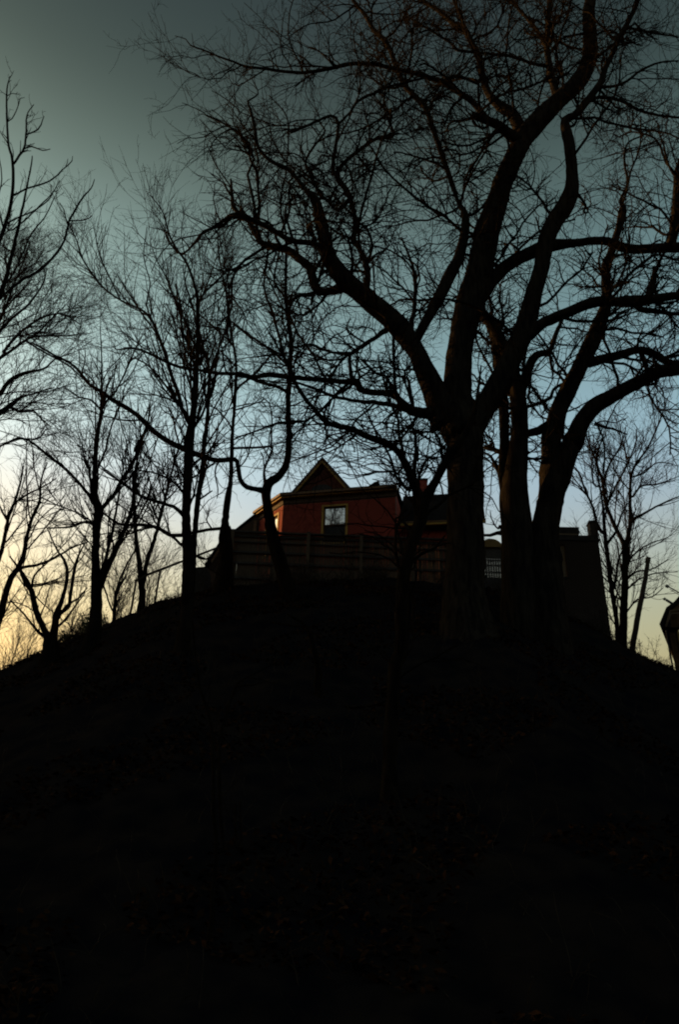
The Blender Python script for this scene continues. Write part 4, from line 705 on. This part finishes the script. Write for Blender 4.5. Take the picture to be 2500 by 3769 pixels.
  [(-7.66,23.75,10.66,0.124),(-7.61,23.76,10.66,0.124),(-7.45,23.85,11.51,0.096),(-7.31,23.92,12.16,0.087),(-7.15,24.01,13,0.068),(-7.05,24.11,14,0.053),(-7.2,24.19,14.89,0.038),(-7.31,24.25,15.54,0.022)],
  [(-7.61,23.76,10.66,0.089),(-7.59,23.74,10.55,0.089),(-7.48,23.6,11.79,0.055),(-7.39,23.5,12.64,0.046),(-7.33,23.33,14.22,0.031),(-7.32,23.26,14.96,0.016)],
  [(-8,23.75,12.97,0.057),(-8.13,23.79,13.01,0.057),(-8.5,23.9,13.14,0.047),(-9,24.08,13.03,0.037),(-9.87,24.35,13.08,0.021)],
  [(-8.61,23.75,17.48,0.044),(-8.53,23.88,17.98,0.045),(-8.29,24.08,18.68,0.034),(-8.09,24.54,20.62,0.03),(-7.97,24.75,21.55,0.015)],
  [(-8.6,23.75,17.55,0.044),(-8.64,23.72,17.52,0.044),(-8.93,23.43,17.72,0.033),(-9.28,23.16,17.65,0.027),(-9.73,22.75,17.8,0.014)],
 ]),
 ('slim leaning pair of stems rising from the mid left slope beside the handrail', 'fan', [
  [(-7.95,30.6,12.08,0.153),(-7.95,30.6,12.99,0.133),(-8.08,30.6,13.67,0.122),(-8.32,30.6,14.71,0.098),(-8.6,30.6,15.78,0.086),(-8.87,30.6,17.26,0.074),(-9.06,30.6,18.8,0.055),(-9.01,30.6,20.42,0.049),(-8.87,30.6,21.2,0.035),(-8.9,30.6,22.48,0.022)],
  [(-8.08,30.6,13.67,0.096),(-8,30.61,13.67,0.096),(-8,30.72,14.63,0.091),(-7.88,30.82,15.54,0.086),(-7.78,30.94,16.63,0.074),(-7.7,31.07,17.93,0.069),(-7.63,31.17,18.93,0.056),(-7.53,31.29,20.23,0.05),(-7.31,31.4,21.34,0.036)],
  [(-8.86,30.6,11.12,0.093),(-8.89,30.44,11.91,0.081),(-8.93,30.27,12.83,0.063),(-8.87,30.14,13.46,0.044),(-8.52,29.95,14.42,0.032),(-8.13,29.8,15.06,0.019)],
  [(-7.78,30.94,16.63,0.047),(-8.17,31.1,17.31,0.041),(-8.43,31.25,18,0.031),(-8.45,31.44,18.89,0.018)],
 ]),
 ('low many-stemmed scrub tree crouched on the far left slope', 'bush', [
  [(-8.87,24.2,8.1,0.278),(-8.87,24.2,8.62,0.242),(-8.97,24.2,9.07,0.22),(-9.16,24.2,9.37,0.108),(-9.6,24.2,10.09,0.095),(-9.89,24.2,10.77,0.081),(-10.25,24.2,11.3,0.056),(-10.45,24.2,11.52,0.041),(-10.84,24.2,11.95,0.021)],
  [(-8.97,24.2,9.07,0.171),(-8.92,24.21,9.08,0.171),(-8.94,24.31,9.57,0.109),(-9.01,24.4,10.07,0.105),(-8.95,24.51,10.65,0.066),(-9,24.66,11.53,0.057),(-9.25,24.77,12.13,0.047),(-9.53,24.83,12.44,0.032),(-10.14,25,13.39,0.016)],
  [(-9.01,24.4,10.07,0.075),(-8.96,24.39,10.07,0.075),(-8.62,24.29,10.3,0.06),(-8.62,24.17,10.79,0.055),(-8.55,23.99,11.54,0.051),(-8.49,23.9,11.89,0.036),(-8.32,23.8,12.29,0.02)],
  [(-8.94,24.34,9.79,0.05),(-8.81,24.54,10.39,0.04),(-8.51,24.69,10.73,0.031),(-8.32,24.84,11.18,0.021)],
  [(-9.09,24.2,9.25,0.059),(-9.17,24.17,9.21,0.059),(-9.5,24.03,9.51,0.039),(-9.84,23.88,9.86,0.029),(-10.3,23.7,10.25,0.02)],
  [(-8.96,24.29,9.46,0.049),(-8.71,24.47,9.94,0.035),(-8.54,24.63,10.43,0.025),(-8.36,24.79,10.93,0.015)],
  [(-9.89,24.2,10.77,0.04),(-9.99,24.43,11.4,0.036),(-9.76,24.68,11.96,0.026),(-9.5,24.9,12.41,0.016)],
 ]),
 ('tree leaning in from the left frame edge, in front of the glow', 'fan', [
  [(-14.7,33,8.69,0.191),(-14.7,33,11.58,0.166),(-14.61,33,12.98,0.156),(-14.57,33,14.07,0.137),(-14.46,33,14.81,0.125),(-14.31,33,15.12,0.118),(-14.18,33,15.81,0.105),(-14.22,33,16.74,0.085),(-14.15,33,17.77,0.072),(-14,33,18.51,0.065),(-14.14,33,19.59,0.044),(-14.04,33,20.61,0.03)],
  [(-14.29,33,15.16,0.077),(-13.5,33.29,15.49,0.063),(-12.95,33.51,15.92,0.05),(-12.3,33.8,16.62,0.043),(-11.76,34,16.96,0.026)],
  [(-15.28,33,15.39,0.105),(-15.18,32.92,15.74,0.091),(-15.09,32.72,16.58,0.084),(-15.05,32.55,17.36,0.078),(-14.86,32.38,18.08,0.071),(-14.74,32.22,18.81,0.05),(-14.66,32,19.84,0.029)],
  [(-14.31,33,15.12,0.07),(-14.18,33.09,15.01,0.07),(-13.96,33.35,14.52,0.063),(-13.76,33.5,14.29,0.056)],
  [(-14.84,32.35,18.22,0.05),(-14.77,32.32,18.13,0.05),(-14.16,32.01,18.39,0.042),(-13.38,31.65,18.62,0.035),(-12.77,31.35,18.87,0.021)],
  [(-15.05,32.55,17.36,0.05),(-15.14,32.61,17.35,0.05),(-15.78,33.1,18.18,0.043),(-16.42,33.55,18.97,0.03)],
 ]),
 ('bare twiggy tree entering at the upper left edge, its buds against open sky', 'near', [
  [(-10.04,17,3.62,0.239),(-10.04,17,12.94,0.208),(-10.18,17,14.66,0.18),(-10.33,17,16.53,0.165),(-10.24,17,17.48,0.101),(-10.1,17,18.01,0.075),(-9.98,17,19.29,0.054),(-10.04,17,20.57,0.047),(-10.32,17,21.97,0.043),(-10.67,17,22.94,0.034),(-11.19,17,25.15,0.025),(-11.27,17,26.02,0.013)],
  [(-10.32,17,21.97,0.038),(-10.29,17.02,21.93,0.038),(-10.26,17.25,22.91,0.034),(-10.42,17.42,23.78,0.03),(-10.71,17.64,24.98,0.021),(-10.69,17.8,25.74,0.013)],
  [(-10.42,17.42,23.76,0.025),(-10.22,17.65,24.32,0.025),(-10.3,17.92,25.32,0.013)],
  [(-10.25,17.25,22.87,0.024),(-9.94,17.1,22.81,0.022),(-9.45,16.89,22.39,0.017),(-9.15,16.75,22.29,0.012)],
  [(-9.67,17,16.12,0.072),(-9.62,17.15,17.21,0.057),(-9.75,17.35,18.93,0.05),(-9.91,17.52,20.5,0.038),(-10.04,17.64,21.64,0.029),(-10.17,17.76,22.83,0.022),(-10.24,17.8,23.24,0.015)],
  [(-10.04,17,20.57,0.028),(-10.04,16.98,20.48,0.028),(-9.55,16.8,20.62,0.028),(-8.79,16.55,20.69,0.023),(-8.42,16.38,20.96,0.018),(-8.15,16.25,21.2,0.014),(-8.14,16.2,21.34,0.007)],
  [(-9.67,17.03,16.33,0.039),(-9.78,17.06,16.5,0.039),(-9.58,17.11,16.67,0.035),(-9.46,17.18,17.02,0.035),(-9.21,17.28,17.53,0.035),(-8.88,17.38,17.93,0.04),(-8.58,17.53,18.75,0.037),(-8.46,17.62,19.41,0.033),(-8.51,17.74,20.3,0.033),(-8.52,17.74,20.33,0.033),(-8.37,17.89,21.44,0.029),(-8.19,17.97,22.02,0.02),(-8.17,18.03,22.52,0.013)],
  [(-8.5,17.74,20.36,0.021),(-8.19,18.05,20.74,0.019),(-8.07,18.24,21.15,0.015)],
  [(-8.5,17.71,20.12,0.021),(-8.51,17.69,20.14,0.021),(-8.59,17.36,20.44,0.016),(-8.68,17.21,20.53,0.012)],
  [(-9.98,17,19.29,0.027),(-10.03,17.01,19.3,0.027),(-9.81,17.15,19.78,0.023),(-9.49,17.31,20.22,0.021),(-9.21,17.49,20.89,0.019),(-9.15,17.6,21.42,0.012)],
  [(-9.98,17,19.29,0.023),(-9.83,17.05,19.16,0.023),(-9.57,17.18,19.69,0.023),(-9.33,17.35,20.53,0.019),(-9.13,17.49,21.22,0.017),(-9.05,17.6,21.91,0.012)],
  [(-9.63,17.12,16.99,0.022),(-9.63,17.13,17.08,0.022),(-9.47,17.24,17.77,0.022),(-9.4,17.47,19.49,0.021),(-9.21,17.58,20.26,0.019),(-9.13,17.72,21.35,0.015)],
  [(-10.03,17.01,19.3,0.027),(-10.01,17,19.23,0.027),(-10.28,16.8,20,0.023),(-10.24,16.6,20.76,0.018),(-10.43,16.41,21.52,0.014)],
  [(-11.19,17,25.15,0.015),(-11.19,17.05,25.07,0.015),(-11.13,17.14,25.36,0.013),(-10.91,17.3,25.51,0.01)],
  [(-10.87,17,23.8,0.017),(-10.79,17.05,24.03,0.017),(-10.8,17.17,24.71,0.015),(-10.86,17.26,25.3,0.013),(-10.76,17.3,25.4,0.008)],
 ]),
 ('dark dense crowned tree at the left edge with arching limbs below its twigs', 'dense', [
  [(-15.51,30,8.1,0.428),(-15.51,30,11.44,0.372),(-16.17,30,14.93,0.358),(-16.67,30,18.8,0.33),(-16.45,30,20.15,0.172),(-15.7,30,21.08,0.139),(-15.36,30,21.43,0.119),(-15.01,30,21.78,0.112),(-14.56,30,22.3,0.064),(-14.03,30,22.49,0.035),(-13.32,30,22.86,0.021)],
  [(-16,30,20.71,0.139),(-16.33,30.06,21.02,0.139),(-16.03,30.24,22.17,0.121),(-15.75,30.34,22.68,0.107),(-15.54,30.46,23.48,0.102),(-15.04,30.59,24.04,0.081),(-14.22,30.75,24.46,0.052),(-13.86,30.87,25.11,0.037),(-13.24,31,25.61,0.019)],
  [(-16.83,30.24,22.83,0.129),(-16.36,30.02,24.01,0.101),(-15.98,29.93,24.4,0.08),(-15.37,29.79,24.86,0.065),(-14.91,29.68,25.24,0.058),(-14.36,29.56,25.63,0.044),(-13.79,29.4,26.35,0.033),(-13.22,29.24,27.08,0.022)],
  [(-15.01,30,21.76,0.084),(-14.56,30.2,21.63,0.056),(-14.1,30.41,21.83,0.05),(-13.82,30.56,21.6,0.036),(-13.33,30.8,21.27,0.021)],
  [(-15.35,30,19.54,0.055),(-14.93,29.92,19.63,0.048),(-14.05,29.75,19.91,0.041),(-13.24,29.61,19.85,0.034),(-12.89,29.5,20.35,0.02)],
  [(-14.91,29.68,25.24,0.051),(-14.32,29.85,24.94,0.044),(-13.53,30.08,24.6,0.044),(-12.79,30.29,24.25,0.036),(-12.03,30.54,23.65,0.029),(-11.52,30.68,23.42,0.018)],
  [(-16.36,30.02,24.01,0.108),(-16.81,30.13,24.53,0.109),(-16.85,30.51,26.7,0.076),(-16.83,30.77,28.31,0.062),(-16.89,31.03,29.97,0.048),(-16.86,31.29,31.72,0.037),(-16.95,31.52,33.39,0.021)],
  [(-16.83,30.28,25.39,0.089),(-16.78,30.23,25.53,0.089),(-15.94,29.79,26.51,0.067),(-15.06,29.41,27.17,0.052),(-14.45,29.03,28.1,0.037),(-14.3,28.78,28.85,0.022)],
  [(-15.74,29.87,24.58,0.073),(-15.89,29.89,24.74,0.073),(-15.29,30.04,26.18,0.059),(-14.54,30.16,27.07,0.045),(-13.72,30.26,27.38,0.038),(-12.75,30.37,26.83,0.023)],
  [(-14.8,29.66,25.32,0.051),(-14.78,29.64,25.4,0.051),(-13.86,29.49,25.4,0.044),(-12.92,29.34,25.31,0.033),(-11.88,29.16,25.38,0.018)],
  [(-16.84,30.66,27.66,0.054),(-17.3,30.81,27.93,0.054),(-17.52,31.35,30.14,0.048),(-17.95,31.74,31.9,0.037),(-18.7,32.16,33.87,0.021)],
 ]),
 ('young grey tree rooted low on the bank, forking in front of the house', 'wild', [
  [(0.94,13.5,2.96,0.143),(0.94,13.5,3.71,0.124),(0.97,13.5,4.58,0.119),(1.04,13.5,5.52,0.118),(1.15,13.5,5.75,0.123),(1.17,13.5,6.47,0.12),(1.21,13.5,7.22,0.12),(1.37,13.5,7.85,0.114),(1.53,13.5,8.31,0.121),(1.6,13.5,8.75,0.129),(1.74,13.5,8.99,0.093),(1.91,13.5,9.34,0.079),(2.11,13.5,9.74,0.086),(2.31,13.5,10.03,0.078),(2.51,13.5,10.37,0.069),(2.65,13.5,10.69,0.057),(2.75,13.5,11.11,0.042),(2.84,13.5,11.63,0.026),(2.9,13.5,12.03,0.016)],
  [(1.6,13.5,8.75,0.114),(1.57,13.49,8.74,0.114),(1.46,13.41,8.97,0.081),(1.32,13.29,9.28,0.078),(1.16,13.18,9.57,0.069),(1.16,13.18,9.56,0.063),(1.04,13.12,9.7,0.066),(0.79,13.03,9.78,0.075),(0.48,12.93,9.84,0.06),(0.24,12.84,9.92,0.06),(-0.24,12.68,9.94,0.053),(-0.54,12.55,10.16,0.044),(-0.88,12.37,10.56,0.038),(-1.01,12.25,10.9,0.03),(-1.23,12.13,11.21,0.021),(-1.45,12,11.51,0.013)],
  [(1.53,13.47,8.77,0.06),(1.45,13.61,9.36,0.046),(1.5,13.72,9.85,0.041),(1.51,13.86,10.49,0.035),(1.49,13.88,10.6,0.023),(1.42,13.97,11.04,0.015)],
  [(1.43,13.38,9.03,0.039),(1.29,13.42,8.97,0.039),(1.09,13.48,9.27,0.03),(1.01,13.54,9.62,0.028),(0.89,13.6,9.98,0.025),(0.76,13.64,10.18,0.022),(0.64,13.72,10.61,0.016),(0.45,13.78,11,0.01)],
  [(1.06,13.51,9.41,0.021),(0.99,13.49,9.39,0.021),(0.69,13.41,9.32,0.021),(0.33,13.31,9.18,0.012),(-0.03,13.21,9.18,0.006)],
  [(1.32,13.41,8.98,0.024),(1.35,13.43,8.94,0.024),(1.21,13.5,9.15,0.018),(1.1,13.59,9.44,0.012),(0.89,13.71,9.83,0.008)],
  [(1.47,13.58,9.24,0.024),(1.51,13.6,9.28,0.024),(1.71,13.72,9.79,0.022),(1.91,13.8,10.02,0.019),(2.15,13.88,10.31,0.013)],
  [(1.95,13.5,9.42,0.021),(1.92,13.52,9.46,0.021),(1.91,13.6,9.79,0.019),(1.67,13.69,9.77,0.014),(1.55,13.8,9.5,0.008)],
  [(0.3,12.86,9.9,0.036),(0.21,12.6,9.59,0.032),(0.15,12.46,9.43,0.014)],
  [(0.84,13.05,9.76,0.024),(0.85,13.06,9.8,0.024),(0.65,13.17,10.15,0.018),(0.46,13.34,10.85,0.013),(0.4,13.45,11.31,0.006)],
 ]),
 ('bare fan-shaped tree with a dark trunk beyond the tall brick end wall', 'fan', [
  [(13.77,37,10.03,0.236),(13.77,37,12.66,0.205),(13.87,37,13.51,0.188),(14.13,37,15.26,0.184),(14.49,37,17.34,0.165),(14.71,37,18.9,0.176),(14.57,37,19.34,0.112),(14.34,37,20.04,0.105),(14.18,37,20.67,0.098),(14.03,37,21.41,0.09),(14.03,37,22.72,0.083),(13.93,37,23.3,0.075),(13.79,37,24.17,0.059),(13.56,37,25.16,0.051),(13.42,37,26.1,0.03)],
  [(14.75,37,18.9,0.128),(15.02,37.12,19.67,0.113),(15.31,37.25,20.56,0.115),(15.52,37.44,21.87,0.083),(15.92,37.68,23.55,0.077),(16.39,37.81,24.43,0.06),(17.1,37.95,25.35,0.052),(17.64,38.09,26.28,0.044),(18.36,38.27,27.62,0.036),(19.2,38.5,29.45,0.023)],
  [(15.25,37.23,20.38,0.106),(15.29,37.19,20.44,0.106),(15.5,37.07,20.61,0.09),(16.08,36.75,20.88,0.057),(16.8,36.37,21.17,0.049),(17.43,36.04,21.37,0.032),(18.03,35.73,21.41,0.02)],
  [(15.6,37.49,22.2,0.059),(15.72,37.55,22.13,0.059),(16.46,37.88,23,0.051),(17.39,38.2,23.3,0.043),(18.26,38.49,23.69,0.03)],
  [(15.92,37.68,23.55,0.051),(15.89,37.65,23.44,0.051),(16.45,37.4,23.51,0.042),(17.16,37.03,24,0.034),(17.91,36.68,23.72,0.021)],
  [(14.03,37,21.41,0.066),(14.12,37.02,21.42,0.066),(14.74,37.23,22.49,0.05),(15.62,37.5,23.93,0.043),(16.48,37.81,25.65,0.035),(16.81,38,26.86,0.022)],
  [(14.05,37,22.53,0.058),(14.36,36.68,23.51,0.05),(15.05,36.27,24.65,0.038),(15.33,36,25.52,0.025)],
  [(14.62,37,17.94,0.063),(15.24,37.14,18.63,0.048),(16.11,37.31,19.26,0.036),(17.24,37.5,19.74,0.02)],
  [(14.35,37,16.5,0.054),(14.44,37.01,16.51,0.054),(15.19,37.16,17.17,0.039),(16.18,37.31,17.61,0.032),(17.4,37.5,17.81,0.016)],
  [(14.13,37,15.26,0.046),(14.2,36.98,15.26,0.046),(14.81,36.8,15.94,0.038),(15.54,36.64,16.07,0.031),(16.1,36.5,16.52,0.019)],
  [(14.42,37,16.92,0.047),(14.57,37.07,17.12,0.047),(15.24,37.33,17.67,0.04),(16.2,37.64,18,0.032),(17.26,38,18.72,0.02)],
 ]),
 ('thinner two-stemmed tree rising tight against the tall brick end wall', 'fan', [
  [(12.83,35,10.5,0.161),(12.83,35,11.92,0.14),(12.88,35,12.79,0.121),(12.99,35,14.13,0.108),(12.97,35,15.67,0.103),(13,35,17.61,0.105),(13.03,35,18.95,0.084),(13.09,35,19.81,0.077),(13.11,35,20.33,0.054),(13.09,35,22.03,0.048),(13.26,35,23.42,0.04),(13.79,35,24.39,0.033)],
  [(13.06,35,18.11,0.076),(13.65,35.2,18.89,0.061),(14.12,35.42,19.88,0.047),(14.61,35.6,20.69,0.032)],
  [(13.03,35,18.67,0.091),(12.85,35.03,18.78,0.092),(12.71,35.1,19.33,0.077),(12.68,35.19,20.15,0.062),(12.45,35.32,21.19,0.055),(12.29,35.43,22.25,0.048),(12.04,35.5,22.75,0.032)],
  [(12.97,35,15.67,0.066),(13.07,35.03,15.77,0.066),(13.37,35.2,16.56,0.06),(13.59,35.34,17.28,0.053),(13.97,35.5,18.03,0.038)],
  [(13.1,35,21.34,0.047),(12.84,35.06,21.42,0.047),(12.92,35.26,22.64,0.04),(13.41,35.5,24.12,0.033)],
 ]),
 ('weak leaning grey trunk on the dark bank below the fence', 'dead', [
  [(-0.37,17,5.48,0.075),(-0.37,17,6.4,0.065),(-0.52,17,6.98,0.06),(-0.6,17,7.26,0.054),(-0.78,17,7.47,0.036),(-1.1,17,7.65,0.024)],
  [(-0.19,17,5.62,0.023),(-0.14,16.97,5.6,0.023),(0.34,16.67,5.53,0.028),(0.73,16.42,5.5,0.028),(1.05,16.2,5.56,0.017)],
  [(-0.58,17,7.22,0.03),(-0.72,17.1,7.38,0.027),(-1.49,17.5,7.62,0.019)],
 ]),
 ('pale two-stemmed sapling faint in the dark at the foot of the bank', 'sap', [
  [(-1.32,10,0.96,0.029),(-1.32,10,2.23,0.025),(-1.36,10,2.49,0.024),(-1.42,10,2.95,0.023),(-1.48,10,3.49,0.023),(-1.55,10,3.78,0.022),(-1.69,10,4.12,0.021),(-1.76,10,4.35,0.017),(-1.85,10,4.79,0.014),(-1.92,10,5.16,0.009)],
  [(-1.32,10,2.23,0.022),(-1.24,10.01,2.26,0.022),(-1.31,10.08,2.65,0.023),(-1.43,10.21,3.49,0.022),(-1.38,10.26,3.84,0.019),(-1.34,10.29,4.09,0.018),(-1.28,10.32,4.3,0.014),(-1.03,10.37,4.47,0.009),(-0.81,10.4,4.61,0.006)],
  [(-1.34,10.29,4.09,0.014),(-1.32,10.37,4.26,0.012),(-1.09,10.49,4.33,0.009),(-0.89,10.59,4.42,0.006)],
  [(-1.71,10,4.15,0.01),(-1.93,10.17,4.23,0.009),(-2.1,10.3,4.29,0.006)],
  [(-1.09,10.01,2.3,0.016),(-1.14,10.18,2.58,0.015),(-1.18,10.31,2.81,0.013)],
  [(-1.09,10.01,2.3,0.016),(-1.04,10.04,2.3,0.016),(-1.08,10.17,2.55,0.015),(-1.12,10.31,2.84,0.013)],
 ]),
]

AMOUNT = {0: 1.45, 1: 1.5, 2: 1.1, 3: 1.1, 4: 1.25, 5: 1.1, 6: 1.1, 7: 1.0, 8: .9, 9: .95, 10: 1.1, 11: 1.25, 12: 1.4, 13: 1.1, 14: .9}
for k, (label, style, limbs) in enumerate(TREES):
    nm = 'oak_tree' if style == 'oak' else ('sapling' if style == 'sap' else 'bare_tree')
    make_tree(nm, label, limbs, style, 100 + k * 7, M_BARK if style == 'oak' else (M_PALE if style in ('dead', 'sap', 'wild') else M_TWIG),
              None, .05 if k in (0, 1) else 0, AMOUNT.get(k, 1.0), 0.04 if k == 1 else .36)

def shrub(x, y, z, rx, rz, label, seed, n=1500):
    rng = np.random.default_rng(seed); g = float(ground(x, y))
    root = empty('evergreen_shrub', (x, y, g), label, 'shrub')
    u = rng.normal(size=(n, 3)); u /= np.linalg.norm(u, axis=1)[:, None]
    lump = .72 + .34 * np.sin(u[:, 0] * 5 + seed) * np.sin(u[:, 2] * 6 + u[:, 1] * 4) + .18 * rng.random(n)
    c = (x, y, z) + u * (rx, rx * .8, rz) * (lump * rng.random(n) ** .45)[:, None]
    a = rng.normal(size=(n, 3)); a /= np.linalg.norm(a, axis=1)[:, None]; b = np.cross(a, rng.normal(size=(n, 3))); b /= np.linalg.norm(b, axis=1)[:, None]
    s = rng.uniform(.035, .08, n)[:, None]
    V = np.stack([c - a * s, c - b * s * .45, c + a * s, c + b * s * .45], 1).reshape(-1, 3)
    tag(link('foliage', mesh('foliage', V, np.arange(4 * n).reshape(-1, 4), M_EVER), root), kind='stuff')
    P = np.zeros((14, 6, 3)); t = np.linspace(0, 1, 6)[None, :, None]
    P[:] = np.array((x, y, g - .1)); P += t * (np.c_[u[:14, 0] * rx * .8, u[:14, 1] * rx * .6, z - g + .1 + u[:14, 2] * rz * .6])[:, None]
    V, F = twig_mesh([(P, np.full((14, 6), .016))]); link('stems', mesh('stems', V, F, M_TWIG), root)
shrub(-10.0, 31.3, float(ground(-10.0, 31.3)) + .45, .75, .85, 'dense dark evergreen shrub behind the forked trunk on the left brow', 21, 1700)
shrub(-10.75, 30.9, float(ground(-10.75, 30.9)) + .2, .6, .5, 'low dark evergreen shrub at the foot of the denser brow shrub', 22, 900)
shrub(13.35, 34, float(ground(13.35, 34)) + .6, .5, .9, 'small dark evergreen shrub between the leaning pole and the neighbour house', 23, 900)

# thickets behind the brow
rb = np.random.default_rng(77)
g1 = 'bare trees of the thicket behind the left brow'
for k, (x, y, h) in enumerate([(-17.5, 37, 7), (-14.6, 42, 8), (-11.6, 38, 5.5), (-9.6, 43, 7), (-20, 46, 9), (-7.6, 44, 7.5), (-13.8, 34.5, 3.8), (-10.2, 34, 3.4), (-8.4, 34.5, 3.6)]):
    wild_tree('bare_tree', 'bare fan-branched tree in the thicket behind the left brow', x, y, h, 'far', 300 + k * 5, g1, (rb.normal(0, .08), 0), 9 if h > 5 else 7, amount=1.2)
g2 = 'bare trees behind the right buildings'
for k, (x, y, h) in enumerate([(17.2, 46, 7), (14.6, 44, 6), (13.0, 48, 8), (11.2, 48, 8)]):
    wild_tree('bare_tree', 'bare fan-branched tree behind the right buildings', x, y, h, 'far', 400 + k * 5, g2, (rb.normal(0, .06), 0), 9, amount=.7)
g3 = 'bare trees behind the brick house'
for k, (x, y, h) in enumerate([(-2, 50, 15), (4, 52, 17), (9, 50, 15)]):
    wild_tree('bare_tree', 'bare tree standing behind the brick house', x, y, h, 'wild', 500 + k * 5, g3, (rb.normal(0, .04), 0), 12, amount=1.2)
print('twig triangles', TRI[0])
